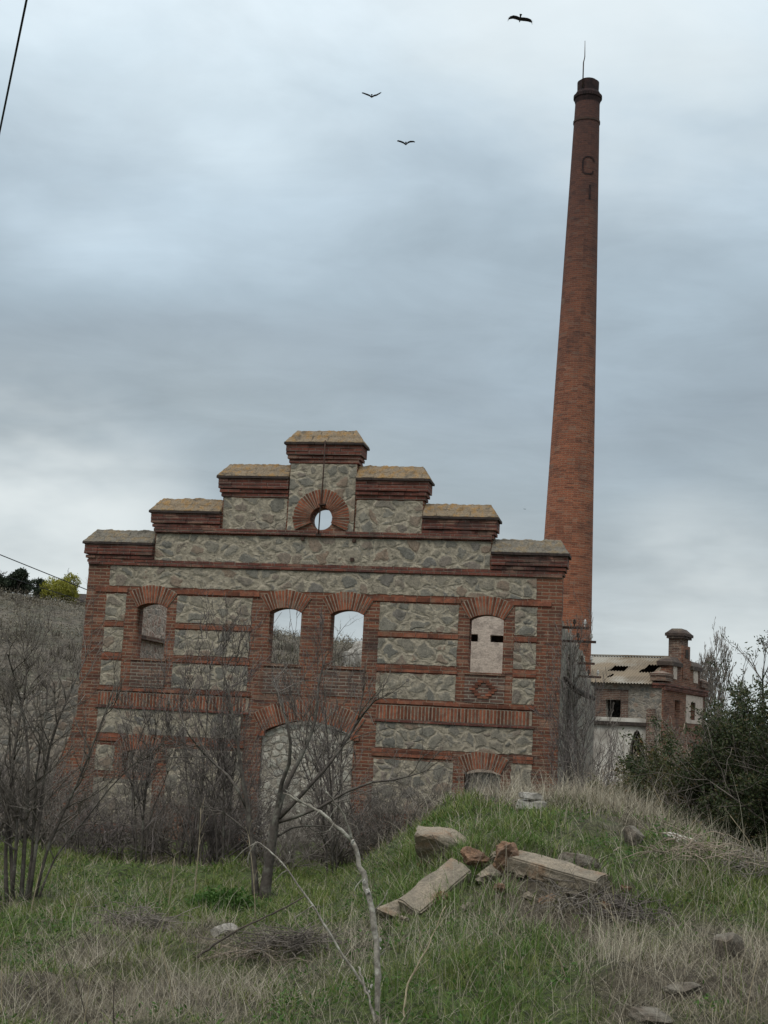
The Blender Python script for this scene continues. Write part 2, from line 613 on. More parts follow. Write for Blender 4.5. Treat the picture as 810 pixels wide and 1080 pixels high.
def coping_mat(name, ca, cb, lichen):
    m, t, b = new_mat(name)
    co = t.new('ShaderNodeTexCoord').outputs['Object']
    x, y, z = t.xyz(co)
    w = t.noise(co, 5.0, 3, 0.5, out='Color')
    wv = t.vmath('SCALE', t.vmath('SUBTRACT', w, (0.5, 0.5, 0.5)))
    wv.node.inputs['Scale'].default_value = 0.07
    vec = t.vmath('ADD', t.comb(x, t.math('ADD', y, t.math('MULTIPLY', z, 0.5)), 0.0), wv)
    br = t.new('ShaderNodeTexBrick')
    t.link(vec, br.inputs['Vector'])
    br.inputs['Color1'].default_value = (*ca, 1)
    br.inputs['Color2'].default_value = (*cb, 1)
    br.inputs['Mortar'].default_value = (0.03, 0.025, 0.02, 1)
    br.inputs['Scale'].default_value = 1.0
    br.inputs['Mortar Size'].default_value = 0.012
    br.inputs['Brick Width'].default_value = 0.34
    br.inputs['Row Height'].default_value = 0.19
    n1 = t.noise(co, 4.0, 6, 0.65)
    n2 = t.noise(co, 30.0, 5, 0.65)
    n3 = t.noise(t.mapping(co, (1, 1, 1), (4, 9, 2)), 7.0, 6, 0.65)
    clean = t.mix(0.5, ca, cb)
    col = t.mix(t.smooth(n1, 0.36, 0.52, 0.35, 1.0), br.outputs['Color'], clean)
    col = t.mix(t.smooth(n3, 0.46, 0.62, 0, 0.85), col, lichen)
    col = t.mix(t.smooth(n1, 0.52, 0.70, 0, 0.75), col, (0.062, 0.055, 0.045))
    col = t.mix(t.smooth(n2, 0.5, 0.72, 0, 0.6), col, (0.05, 0.043, 0.034))
    col = t.mix(t.smooth(n2, 0.30, 0.42, 0.5, 0.0), col, (0.34, 0.30, 0.23))
    t.link(col, b.inputs['Base Color'])
    bump(t, b, t.math('ADD', t.math('MULTIPLY', br.outputs['Fac'], -0.7), t.math('ADD', n3, n2)), 1.0, 0.03)
    return m


MAT['coping'] = coping_mat('coping', (0.27, 0.20, 0.13), (0.20, 0.155, 0.105), (0.30, 0.175, 0.065))
MAT['coping_grey'] = coping_mat('grey coping', (0.20, 0.175, 0.14), (0.15, 0.132, 0.105), (0.23, 0.17, 0.10))
MAT['tile_edge'] = mottle_mat('tile edge', (0.06, 0.042, 0.034), (0.035, 0.027, 0.025), None, 9.0)
MAT['cap_dark'] = mottle_mat('weathered cap', (0.085, 0.06, 0.048), (0.055, 0.042, 0.036), (0.13, 0.105, 0.08), 5.0, 0.95, 0.8, 0.03)
MAT['iron'] = mottle_mat('rusty iron', (0.05, 0.035, 0.03), (0.085, 0.045, 0.03), None, 12.0, 0.75, 0.3, 0.004, 0.3)
MAT['cable'] = mottle_mat('black cable', (0.012, 0.014, 0.016), (0.02, 0.02, 0.02), None, 5.0, 0.6, 0.0)
MAT['ceramic'] = mottle_mat('insulator', (0.55, 0.53, 0.5), (0.4, 0.38, 0.35), None, 20.0, 0.35, 0.0)
MAT['dark'] = mottle_mat('dark timber and shade', (0.035, 0.028, 0.024), (0.06, 0.045, 0.035), None, 8.0)  # timber tone, also colours in the shade of beam slots and niche
MAT['roof'] = mottle_mat('corrugated sheet', (0.22, 0.17, 0.115), (0.155, 0.122, 0.085), (0.31, 0.285, 0.24), 0.9, 0.8, 0.3, 0.01)
MAT['stone'] = mottle_mat('tan stone', (0.31, 0.255, 0.19), (0.20, 0.17, 0.13), (0.25, 0.165, 0.105), 9.0, 0.95, 1.0, 0.03, fine=55)
MAT['stone_grey'] = mottle_mat('grey stone', (0.34, 0.31, 0.27), (0.24, 0.22, 0.19), (0.42, 0.40, 0.36), 9.0, 0.95, 0.9, 0.015)
MAT['stone_pale'] = mottle_mat('pale stone', (0.50, 0.47, 0.42), (0.38, 0.355, 0.31), (0.28, 0.26, 0.22), 8.0, 0.95, 0.8, 0.015)
MAT['stone_rust'] = mottle_mat('rust stone', (0.24, 0.14, 0.085), (0.15, 0.095, 0.065), (0.10, 0.08, 0.06), 11.0, 0.95, 1.0, 0.03)
MAT['stone_dark'] = mottle_mat('dark stone', (0.13, 0.105, 0.08), (0.085, 0.07, 0.055), (0.175, 0.155, 0.125), 10.0, 0.95, 0.9, 0.02)
MAT['bark'] = mottle_mat('dark bark', (0.105, 0.088, 0.074), (0.06, 0.05, 0.043), (0.15, 0.14, 0.115), 14.0, 0.95, 0.8, 0.012)
MAT['bark_grey'] = mottle_mat('grey bark', (0.17, 0.15, 0.13), (0.10, 0.086, 0.074), (0.215, 0.205, 0.175), 16.0, 0.95, 0.8, 0.01)
MAT['bark_pale'] = mottle_mat('pale bark', (0.29, 0.265, 0.23), (0.18, 0.16, 0.14), (0.33, 0.31, 0.28), 14.0, 0.95, 0.8, 0.012)
MAT['twig'] = mottle_mat('twigs', (0.18, 0.153, 0.128), (0.115, 0.097, 0.082), None, 6.0, 0.95, 0.0, island=0.6)
MAT['twig_purple'] = mottle_mat('purple twigs', (0.165, 0.138, 0.124), (0.105, 0.088, 0.08), None, 6.0, 0.95, 0.0, island=0.6)
MAT['twig_grey'] = mottle_mat('grey twigs', (0.23, 0.20, 0.17), (0.15, 0.127, 0.107), None, 6.0, 0.95, 0.0, island=0.7)
MAT['twig_pale'] = mottle_mat('pale twigs', (0.33, 0.265, 0.20), (0.23, 0.185, 0.14), None, 5.0, 0.95, 0.0, island=0.6)
MAT['deadwood'] = mottle_mat('dead lichened wood', (0.30, 0.272, 0.225), (0.14, 0.12, 0.098), (0.42, 0.40, 0.34), 24.0, 0.95, 0.9, 0.006, fine=90)
MAT['stalk'] = mottle_mat('dry stalk', (0.36, 0.30, 0.20), (0.25, 0.20, 0.13), None, 12.0, 0.9, 0.0, island=0.5)
MAT['stalk_dark'] = mottle_mat('dark stalk', (0.06, 0.05, 0.04), (0.10, 0.08, 0.06), None, 12.0, 0.9, 0.0)
MAT['bird'] = mottle_mat('dark plumage', (0.018, 0.016, 0.015), (0.03, 0.026, 0.024), None, 3.0, 0.8, 0.0)
MAT['grass_green'] = leaf_mat('green grass', [(0, (0.065, 0.105, 0.020)), (0.35, (0.115, 0.165, 0.034)), (0.7, (0.165, 0.205, 0.052)), (1, (0.24, 0.23, 0.09))])
MAT['grass_fresh'] = leaf_mat('fresh grass', [(0, (0.050, 0.100, 0.018)), (0.4, (0.095, 0.165, 0.032)), (0.8, (0.14, 0.205, 0.048)), (1, (0.20, 0.22, 0.08))])
MAT['grass_dry'] = leaf_mat('dry grass', [(0, (0.16, 0.13, 0.085)), (0.5, (0.25, 0.21, 0.145)), (0.85, (0.40, 0.35, 0.26)), (1, (0.12, 0.095, 0.065))], 0.15)
MAT['grass_white'] = leaf_mat('bleached grass', [(0, (0.34, 0.29, 0.21)), (0.5, (0.50, 0.45, 0.35)), (1, (0.27, 0.22, 0.15))], 0.2)
MAT['thatch'] = leaf_mat('dead thatch', [(0, (0.10, 0.085, 0.058)), (0.55, (0.18, 0.15, 0.105)), (0.85, (0.30, 0.26, 0.19)), (1, (0.07, 0.058, 0.042))], 0.1)
MAT['brush_dark'] = leaf_mat('hillside brush', [(0, (0.05, 0.04, 0.032)), (0.6, (0.085, 0.07, 0.055)), (0.9, (0.16, 0.135, 0.105)), (1, (0.06, 0.06, 0.03))], 0.05)
MAT['leaf_dark'] = leaf_mat('dark leaves', [(0, (0.020, 0.032, 0.012)), (0.5, (0.036, 0.052, 0.017)), (0.85, (0.058, 0.066, 0.022)), (1, (0.11, 0.08, 0.035))], 0.15)
MAT['leaf_olive'] = leaf_mat('olive leaves', [(0, (0.038, 0.048, 0.016)), (0.5, (0.064, 0.070, 0.022)), (0.85, (0.11, 0.095, 0.036)), (1, (0.17, 0.085, 0.028))], 0.2)
MAT['leaf_nettle'] = leaf_mat('fresh leaves', [(0, (0.035, 0.085, 0.015)), (0.6, (0.06, 0.13, 0.022)), (1, (0.10, 0.17, 0.035))], 0.25)
MAT['leaf_yellow'] = leaf_mat('spring leaves', [(0, (0.17, 0.17, 0.02)), (0.5, (0.26, 0.25, 0.035)), (1, (0.36, 0.34, 0.06))], 0.3)
MAT['leaf_pine'] = leaf_mat('evergreen leaves', [(0, (0.014, 0.024, 0.014)), (0.6, (0.026, 0.04, 0.022)), (1, (0.045, 0.055, 0.03))], 0.1)


def ground_mat():
    m, t, b = new_mat('ground')
    co = t.new('ShaderNodeTexCoord').outputs['Object']
    at_ = t.new('ShaderNodeAttribute')
    at_.attribute_name = 'green'
    gv = at_.outputs['Fac']
    n1 = t.noise(co, 2.2, 7, 0.62)
    n2 = t.noise(co, 19.0, 6, 0.65)
    n3 = t.noise(t.mapping(co, (1, 1, 1), (3, 8, 0)), 0.35, 6, 0.6)
    dry = t.mix(t.smooth(n2, 0.35, 0.65), (0.105, 0.085, 0.06), (0.05, 0.04, 0.029))
    dry = t.mix(t.smooth(n1, 0.45, 0.65, 0, 0.5), dry, (0.13, 0.11, 0.078))
    grn = t.mix(t.smooth(n2, 0.35, 0.65), (0.085, 0.115, 0.028), (0.030, 0.038, 0.014))
    col = t.mix(gv, dry, grn)
    # far hillside: grey-brown scrub and stony patches
    ya = t.xyz(co)[1]
    hill = t.mix(t.smooth(n3, 0.4, 0.62), (0.125, 0.105, 0.08), (0.085, 0.08, 0.055))
    hill = t.mix(t.smooth(n1, 0.46, 0.6, 0, 0.85), hill, (0.042, 0.036, 0.028))
    hill = t.mix(t.smooth(n2, 0.57, 0.68, 0, 0.55), hill, (0.22, 0.20, 0.165))
    col = t.mix(t.smooth(ya, 34, 50), col, hill)
    t.link(col, b.inputs['Base Color'])
    bump(t, b, t.math('ADD', n1, n2), 0.9, 0.06)
    return m


MAT['ground'] = ground_mat()


# ------------------------------------------------------------------ ground
def sstep(a, b, x):
    t = np.clip((x - a) / (b - a), 0, 1)
    return t * t * (3 - 2 * t)


def vnoise(x, y, seed=0):
    """cheap smooth value noise, vectorised"""
    x = np.asarray(x, dtype=np.float64)
    y = np.asarray(y, dtype=np.float64)
    xi, yi = np.floor(x).astype(np.int64), np.floor(y).astype(np.int64)
    fx, fy = x - xi, y - yi
    fx, fy = fx * fx * (3 - 2 * fx), fy * fy * (3 - 2 * fy)

    def h(a, b):
        n = (a * 374761393 + b * 668265263 + seed * 2246822519) & 0xffffffff
        n = ((n ^ (n >> 13)) * 1274126177) & 0xffffffff
        return ((n ^ (n >> 16)) & 0xffff) / 65535.0
    return (h(xi, yi) * (1 - fx) + h(xi + 1, yi) * fx) * (1 - fy) + (h(xi, yi + 1) * (1 - fx) + h(xi + 1, yi + 1) * fx) * fy


def Z(x, y):
    x = np.asarray(x, dtype=np.float64)
    y = np.asarray(y, dtype=np.float64)
    z = -0.80 * sstep(6, 30, y)
    # rubble mound overgrown with grass, right of the middle
    along = np.interp(y, [6.0, 8, 10, 12, 13.5, 15, 16.5, 18.5, 21], [0.0, 0.10, 0.42, 0.90, 1.14, 1.26, 1.12, 0.5, 0.0])
    left = -0.80 - 0.25 * (1 - sstep(8.0, 12.0, y))
    across = sstep(left, left + 1.9, x) * (1 - 0.52 * sstep(2.5, 4.6, x) - 0.3 * sstep(4.6, 9.0, x))
    z = z + along * across * (0.93 + 0.14 * (vnoise(x * 0.9, y * 0.9, 5) - 0.5))
    amp = 1 - sstep(25, 40, y)
    z = z + amp * (0.16 * (vnoise(x * 0.7, y * 0.7, 1) - 0.5) + 0.20 * (vnoise(x * 1.9, y * 1.9, 2) - 0.5) + 0.10 * (vnoise(x * 5, y * 5, 3) - 0.5)) * sstep(4, 7, y)
    # valley side behind the factory
    Hh = np.interp(x, [-120, -34, -9, 4, 12, 22, 60, 160], [14.0, 12.3, 9.6, 9.3, 7.0, 4.0, 2.2, 2.0])
    hill = sstep(48, 122, y) * Hh
    hill = hill + sstep(52, 90, y) * (0.6 * (vnoise(x * 0.11, y * 0.11, 7) - 0.5) + 0.5 * (vnoise(x * 0.4, y * 0.4, 8) - 0.5) * sstep(60, 90, y))
    hill = hill + sstep(125, 400, y) * 4.0 * sstep(30, -60, x)
    return z + hill


def green(x, y):
    """how green the turf is, 0..1"""
    n = 0.55 * vnoise(x * 0.55, y * 0.45, 11) + 0.3 * vnoise(x * 1.5, y * 1.3, 12) + 0.15 * vnoise(x * 4, y * 4, 13)
    g = sstep(0.27, 0.50, n)
    def blob(cx, cy, rx, ry, a):
        return a * np.exp(-(((x - cx) / rx) ** 2 + ((y - cy) / ry) ** 2))
    g = g + blob(-3.2, 15.5, 2.4, 3.0, 0.75) + blob(0.35, 13.2, 0.75, 1.6, 0.9) + blob(0.9, 9.0, 0.7, 1.3, 0.75)
    g = g + blob(1.0, 14.4, 0.7, 0.9, 0.5) + blob(2.6, 11.2, 0.6, 0.7, 0.6) + blob(-1.1, 10.6, 0.7, 0.8, 0.45) + blob(-2.2, 19.5, 3.0, 2.2, 0.5)
    g = g - blob(-1.9, 8.6, 1.1, 1.0, 0.9) - blob(-0.75, 9.6, 0.55, 1.0, 0.75) - blob(2.0, 8.3, 0.8, 0.8, 0.55) - blob(1.9, 15.6, 1.0, 1.1, 1.2)
    g = g - blob(1.55, 11.0, 0.5, 0.55, 0.8) - blob(3.5, 13.2, 1.1, 1.2, 0.7) - blob(-2.4, 12.3, 0.5, 0.6, 0.6)
    return np.clip(g, 0, 1)


def build_ground():
    ys = np.concatenate([np.linspace(-40, 4, 12), np.arange(4.2, 24, 0.14), np.geomspace(24.2, 140, 120), np.geomspace(146, 3500, 40)])
    xs = np.concatenate([-np.geomspace(3500, 14, 55), np.arange(-13.6, -5, 0.35), np.arange(-5, 6.5, 0.14), np.arange(6.8, 13.6, 0.35), np.geomspace(14, 3500, 55)])
    X, Y = np.meshgrid(xs, ys)
    zz = Z(X, Y)
    v = np.stack([X.ravel(), Y.ravel(), zz.ravel()], 1)
    nx, ny = len(xs), len(ys)
    i = np.arange(nx - 1)[None, :] + nx * np.arange(ny - 1)[:, None]
    q = np.stack([i, i + 1, i + 1 + nx, i + nx], -1).reshape(-1, 4)
    me = mesh_np('ground', v, [q])
    a = me.attributes.new('green', 'FLOAT', 'POINT')
    a.data.foreach_set('value', green(X, Y).ravel().astype(np.float32))
    o = link('ground', me, MAT['ground'], smooth=True)
    tag(o, kind='structure')


build_ground()


def on_ground(px, py, lo=5.0, hi=60.0):
    """where the ray through pixel (px,py) meets the ground"""
    d = AX * ((px - 405) / F_PX) + AY * (-(py - 540) / F_PX) + AF
    d = d / d.y
    t = lo
    while t < hi:
        p = EYE + d * t
        if p.z <= float(Z(p.x, p.y)):
            return Vector((p.x, p.y, float(Z(p.x, p.y))))
        t += 0.03
    return EYE + d * hi


def gz(x, y, dz=0.0):
    return Vector((x, y, float(Z(x, y)) + dz))


# ------------------------------------------------------------------ factory
FO = Vector((-6.233, 30.027, -0.75))
fac = empty('ruined_factory', FO, -0.2, 'roofless brick and rubble factory with stepped gable facade and round oculus', 'building')
B0 = 2.40                     # eye level measured from the base of the building


def fz(w):
    return w + B0


FW, MID, TH = 10.06, 5.03, 0.36
BOT = -1.2
steps = [(0.0, 3.62), (1.44, 4.32), (2.88, 5.09), (4.31, 5.83)]


def build_factory():
    # --- front wall outline with openings
    out = [(0, BOT), (FW, BOT)]
    us = [s[0] for s in steps]
    hs = [s[1] - 0.03 for s in steps]
    right = []
    for i, (u, h) in enumerate(zip(us, hs)):
        right += [(FW - u, fz(h)), (FW - (us[i + 1] if i < 3 else MID), fz(h))]
    right = right[:-1]
    left = [(FW - x, z) for x, z in reversed(right)]
    out += right + left
    wins = [(1.17, 1.83), (4.06, 4.74), (5.36, 6.05), (8.23, 8.92)]
    holes = [arch_open(a, b, fz(1.20), fz(2.26), 0.10) for a, b in wins]
    lows = [(1.08, 1.79), (8.25, 8.97)]
    holes.append(arch_open(lows[0][0], lows[0][1], fz(-1.17), fz(-0.78), 0.09))
    holes.append(arch_open(lows[1][0], lows[1][1], fz(-1.75), fz(-0.78), 0.09))
    holes.append(arch_open(4.05, 5.98, fz(-2.75), fz(-0.20), 0.27, 20))
    oc = [(5.05 + 0.238 * math.cos(a), fz(4.235) + 0.238 * math.sin(a)) for a in np.linspace(0, 2 * math.pi, 33)[:-1]]
    holes.append(oc)
    plate('front_wall', ragged(out, 0.009, 2, 0.07), holes, 0, TH, MAT['brick'], fac)

    # --- rubble panels, a little proud, with ragged edges
    def panel(u0, u1, w0, w1, y=-0.012, seed=1, holes=(), name='stone_panel', mat='rubble', back=0.05):
        pl = plate(name, ragged(rect(u0, u1, fz(w0), fz(w1)), 0.010, seed), list(holes), y, back, MAT[mat], fac)
        return pl
    sd_ = 1
    ring_o = 0.60
    for a, b in ((2.91, 4.29), (5.77, 7.16)):
        sd_ += 1
        panel(a, b, 3.97, 4.64, -0.010, sd_)
    hole = [(5.05 + ring_o * math.cos(a), fz(4.23) + ring_o * math.sin(a)) for a in np.linspace(math.pi * 1.142, -math.pi * 0.142, 32)]
    poly = [(4.33, fz(3.97)), (hole[0][0], fz(3.97))] + hole + [(hole[-1][0], fz(3.97)), (5.74, fz(3.97)), (5.74, fz(5.38)), (4.33, fz(5.38))]
    plate('stone_panel', poly, [], -0.045, 0.05, MAT['rubble'], fac)
    panel(1.47, 8.60, 3.27, 3.83, -0.010, 5)
    panel(0.50, 9.55, 2.70, 3.12, -0.010, 6)
    for i, (w0, w1) in enumerate(((1.97, 2.53), (1.30, 1.82), (0.61, 1.12))):
        for j, (a, b) in enumerate(((0.46, 0.90), (2.04, 3.67), (6.38, 8.0), (9.14, 9.58))):
            panel(a, b, w0, w1, -0.010, 10 + i * 4 + j)
    panel(0.47, 3.60, -0.37, 0.13, -0.010, 31)
    panel(6.43, 9.57, -0.37, 0.13, -0.010, 32)
    for k, (a, b, w0, w1) in enumerate(((0.50, 0.90, -1.15, -0.63), (2.06, 3.68, -1.75, -0.62), (6.41, 8.02, -1.65, -0.60), (9.17, 9.57, -1.65, -0.55), (0.50, 1.78, -2.2, -1.30))):
        panel(a, b, w0, w1, -0.010, 40 + k)

    # --- arches of radiating bricks
    def arch(u0, u1, w_spring, rise, depth, nb, name='brick_arch', proud=0.022, seed=0, full=None):
        rng = random.Random(seed)
        mb = MB()
        if full:
            cx, cz, Rr, a0, a1 = full
        else:
            h = (u1 - u0) / 2
            cx = (u0 + u1) / 2
            Rr = (h * h + rise * rise) / (2 * rise)
            a1 = math.asin(h / Rr)
            a0 = -a1
            cz = fz(w_spring) + rise - Rr
        da = (a1 - a0) / nb

        def P(t, r, y):
            return (cx + r * math.sin(t), y, cz + r * math.cos(t))
        # mortar bed
        n = max(8, nb)
        bed_in = Rr + 0.004
        for i in range(nb):
            t0, t1 = a0 + da * i, a0 + da * (i + 1)
            mb.hexa([P(t0, bed_in, -proud + 0.004), P(t1, bed_in, -proud + 0.004), P(t1, bed_in, 0.06), P(t0, bed_in, 0.06),
                     P(t0, Rr + depth, -proud + 0.004), P(t1, Rr + depth, -proud + 0.004), P(t1, Rr + depth, 0.06), P(t0, Rr + depth, 0.06)], 1)
        for i in range(nb):
            t0, t1 = a0 + da * (i + 0.17), a0 + da * (i + 0.83)
            r0, r1 = Rr - 0.001 - rng.uniform(0, 0.006), Rr + depth + rng.uniform(-0.018, 0.006)
            f = -proud - rng.uniform(0, 0.008)
            mb.hexa([P(t0, r0, f), P(t1, r0, f), P(t1, r0, 0.10), P(t0, r0, 0.10),
                     P(t0, r1, f), P(t1, r1, f), P(t1, r1, 0.03), P(t0, r1, 0.03)], 0)
        return mb.build(name, [MAT['brick_loose'], MAT['mortar']], fac)
    for k, (a, b) in enumerate(wins):
        arch(a, b, 2.26, 0.10, 0.37, 15, seed=k)
    for k, (a, b) in enumerate(lows):
        arch(a, b, -0.78, 0.09, 0.33, 15, seed=10 + k)
    arch(4.05, 5.98, -0.20, 0.27, 0.43, 36, seed=20)
    arch(0, 0, 0, 0, 0.37, 33, name='oculus_ring', proud=0.062, seed=30, full=(5.05, fz(4.235), 0.236, -math.pi * 0.635, math.pi * 0.635))

    # --- soldier courses
    for a, b in ((0.45, 3.74), (6.41, 9.55)):
        mb = MB()
        rng = random.Random(int(a * 100))
        mb.box(a, b, -0.018, 0.02, fz(0.195), fz(0.475), 1)
        x = a
        while x < b - 0.05:
            mb.box(x + 0.010, x + 0.054, -0.024 - rng.uniform(0, 0.008), 0.03, fz(0.205) - rng.uniform(0, 0.008), fz(0.465), 0)
            x += 0.072
        mb.build('soldier_course', [MAT['brick_loose'], MAT['mortar']], fac)

    # --- projecting brick bands
    def band(u0, u1, w0, w1, proud, name='brick_band', mat='brick_cornice', seed=0):
        """one row of separately jittered bricks per course, so that the edge is not ruler straight"""
        rng = random.Random(seed + int(u0 * 77) + int(w0 * 991))
        mb = MB()
        n = max(1, round((w1 - w0) / 0.07))
        hh = (w1 - w0) / n
        for i in range(n):
            x = u0
            while x < u1 - 1e-4:
                L = min(rng.uniform(0.22, 0.30), u1 - x)
                if u1 - x - L < 0.1:
                    L = u1 - x
                j = rng.uniform(-0.007, 0.007)
                mb.box(x + 0.005, x + L - 0.005, -proud + j, 0.03, fz(w0) + hh * i + 0.006, fz(w0) + hh * (i + 1) - 0.006 + rng.uniform(-0.003, 0.003), 0)
                x += L
        mb.box(u0 + 0.005, u1 - 0.005, -proud + 0.010, 0.03, fz(w0) + 0.006, fz(w1) - 0.006, 1)
        return mb.build(name, [MAT['brick_band'] if mat == 'loose' else MAT[mat], MAT['mortar']], fac)
    band(1.44, 8.62, 3.86, 3.975, 0.075)
    band(0.0, 10.06, 3.14, 3.27, 0.045)
    for a, b in ((0.2, 0.93), (2.02, 3.83), (6.22, 8.05), (9.03, 9.86)):
        band(a, b, 2.56, 2.66, 0.03, mat='loose')
    for a, b in ((0.46, 0.9), (2.02, 3.70), (6.36, 8.02), (9.13, 9.6)):
        band(a, b, 1.84, 1.94, 0.026, mat='loose')
        band(a, b, 1.14, 1.27, 0.026, mat='loose')
    for a, b in ((0.40, 3.76), (6.38, 9.6)):
        band(a, b, 0.50, 0.57, 0.035, mat='loose')
        band(a, b, 0.135, 0.195, 0.045)
    for a, b in ((0.46, 1.02), (1.9, 3.70), (6.36, 8.0), (9.2, 9.6)):
        band(a, b, -0.55, -0.40, 0.03, mat='loose')

    # --- cornices and copings of the four steps
    rr = random.Random(4)
    for i, (u, w) in enumerate(steps):
        sides = [1] if i == 3 else [1, -1]
        for sgn in sides:
            u1 = (us[i + 1] if i < 3 else FW - u)
            ea, eb = (u, u1)
            el, er = 1, (1 if i == 3 else 0)
            if sgn < 0:
                ea, eb = FW - u1, FW - u
                el, er = 0, 1
            prof = [(-0.43, -0.365, 0.03), (-0.345, -0.28, 0.06), (-0.26, -0.05, 0.092)]
            mb = MB()
            for (a, b, pr) in prof:
                n = max(1, round((b - a) / 0.07))
                hh = (b - a) / n
                for k in range(n):
                    x = ea - pr * el
                    xe = eb + pr * er
                    while x < xe - 1e-4:
                        L = min(rr.uniform(0.2, 0.3), xe - x)
                        if xe - x - L < 0.1:
                            L = xe - x
                        j = rr.uniform(-0.014, 0.010)
                        mb.box(x + 0.002, x + L - 0.002, -pr + j, TH + pr, fz(w + a) + hh * k + 0.003, fz(w + a) + hh * (k + 1) - 0.003, 0)
                        x += L
            # recessed bed between the courses
            mb.box(ea - 0.018 * el, eb + 0.018 * er, -0.018, TH + 0.018, fz(w - 0.42), fz(w - 0.055), 0)
            mb.build('cornice', [MAT['brick_cornice'], MAT['mortar']], fac)
            # tile edge
            tm = MB()
            x = ea - 0.135 * el
            xe = eb + 0.135 * er
            while x < xe - 1e-4:
                L = min(rr.uniform(0.14, 0.24), xe - x)
                if xe - x - L < 0.08:
                    L = xe - x
                j = rr.uniform(-0.015, 0.01)
                tm.box(x + 0.002, x + L - 0.002, -0.135 + j, TH + 0.135 - j, fz(w - 0.048), fz(w) + rr.uniform(-0.006, 0.004), 0)
                x += L
            cor_edge = tm
            # hipped coping, weathered mortar over tiles
            x0, x1 = ea - 0.125 * el, eb + 0.125 * er
            y0, y1 = -0.125, TH + 0.125
            hd = (y1 - y0) / 2
            rise = 0.265
            nx, ny = int((x1 - x0) / 0.025), 32
            gx, gy = np.linspace(x0, x1, nx + 1), np.linspace(y0, y1, ny + 1)
            X, Y = np.meshgrid(gx, gy)
            d = np.minimum(Y - y0, y1 - Y)
            if el:
                d = np.minimum(d, (X - x0) * 1.25)
            if er:
                d = np.minimum(d, (x1 - X) * 1.25)
            d = np.minimum(d, hd * 0.82)
            nz = 0.022 * (vnoise(X * 4 + i * 9 + sgn * 30, Y * 4, 3) - 0.5) + 0.022 * (vnoise(X * 13 + i * 5, Y * 13, 4) - 0.5) + 0.02 * (vnoise(X * 30 + i * 5, Y * 30, 6) - 0.5)
            H = fz(w) + 0.012 + d / (hd * 0.82) * rise + nz * np.clip(d * 12, 0.2, 1)
            st_ = np.floor((d + 0.05 * (vnoise(X * 6, Y * 3 + i * 7, 8) - 0.5)) / 0.13) * 0.016          # the overlapping tile rows show through
            H = H + st_
            v = np.stack([X.ravel(), Y.ravel(), H.ravel()], 1)
            q0 = np.arange(nx)[None, :] + (nx + 1) * np.arange(ny)[:, None]
            q = np.stack([q0, q0 + 1, q0 + nx + 2, q0 + nx + 1], -1).reshape(-1, 4)
            nb = len(v)
            # skirt and underside
            bmesh_ = mesh_np('coping', v, [q])
            bm = bmesh.new()
            bm.from_mesh(bmesh_)
            be = [e for e in bm.edges if e.is_boundary]
            ret = bmesh.ops.extrude_edge_only(bm, edges=be)
            for g in ret['geom']:
                if isinstance(g, bmesh.types.BMVert):
                    g.co.z = fz(w) - 0.001
            bm.to_mesh(bmesh_)
            bm.free()
            cop = link('coping', bmesh_, MAT['coping_grey'] if i == 0 else MAT['coping'], fac)
            cor_edge.build('tile_edge', [MAT['tile_edge']], cop)

    # --- aprons under the upper windows, one keeps its brick lozenge
    for a, b in wins:
        mb = MB()
        mb.box(a - 0.05, b + 0.06, -0.014, 0.03, fz(0.60), fz(1.14))
        mb.build('apron', MAT['brick_apron'], fac)
        mb = MB()
        mb.box(a - 0.06, b + 0.07, -0.04, 0.03, fz(1.15), fz(1.195))
        mb.build('window_sill', MAT['brick'], fac)
    mb = MB()
    for k in range(-3, 4):
        wd = 0.22 * (1 - abs(k) / 4.0)
        for s in (-1, 1):
            xx = 8.56 + s * wd
            mb.box(xx - 0.06, xx + 0.06, -0.034, 0.0, fz(0.865) + k * 0.052 - 0.022, fz(0.865) + k * 0.052 + 0.022)
    mb.build('brick_lozenge', MAT['brick_band'], fac)

    # --- infill of the big arch and of the low right window
    plate('arch_infill', arch_open(4.0, 6.02, fz(-2.9), fz(-0.27), 0.27, 20), [], 0.07, 0.40, MAT['rubble_pale'], fac)
    plate('window_infill', arch_open(8.2, 9.02, fz(-1.9), fz(-0.84), 0.08), [], 0.16, 0.4, MAT['rubble_small'], fac)
    for a in (3.95, 5.92):
        mb = MB()
        mb.box(a, a + 0.17, -0.05, 0.0, fz(-0.27), fz(-0.17))
        mb.build('impost', MAT['brick_loose'], fac)

    # --- iron tie rod hanging in front of the oculus
    tube_obj('tie_rod', [[(5.07, -0.165, fz(5.86)), (5.06, -0.13, fz(5.0)), (5.03, -0.11, fz(4.3)), (5.02, -0.08, fz(3.90))]], [[0.014] * 4], MAT['iron'], fac, 6)
    mb = MB()
    mb.box(4.96, 5.08, -0.085, 0.0, fz(3.86), fz(3.91))
    mb.box(5.0, 5.14, -0.16, -0.05, fz(4.50), fz(4.525))
    mb.build('rod_bracket', MAT['iron'], fac)
    for (x, w) in ((5.77, 3.79), (5.75, 3.40), (4.68, 3.80)):
        mb = MB()
        mb.box(x - 0.035, x + 0.035, -0.06, 0.0, fz(w) - 0.04, fz(w) + 0.03)
        mb.build('anchor_plate', MAT['iron'], fac)

    # --- side walls, ragged where the roof is gone
    def side(name, u0, u1, tops, mat):
        """wall running back from the facade: tops = [(y, w)]"""
        v, f = [], []
        prof = [(tops[0][0], BOT - B0 + 0.0)] + tops + [(tops[-1][0], BOT - B0)]
        poly = [(y, fz(w)) for y, w in prof]
        ob = plate(name, poly, [], u0, u1, MAT[mat], fac)
        me = ob.data
        for vv in me.vertices:          # slab was built in x-z: swap so that x runs back
            x, y, z = vv.co
            vv.co = (y, x, z)
        me.flip_normals()
        return ob
    rg = random.Random(9)

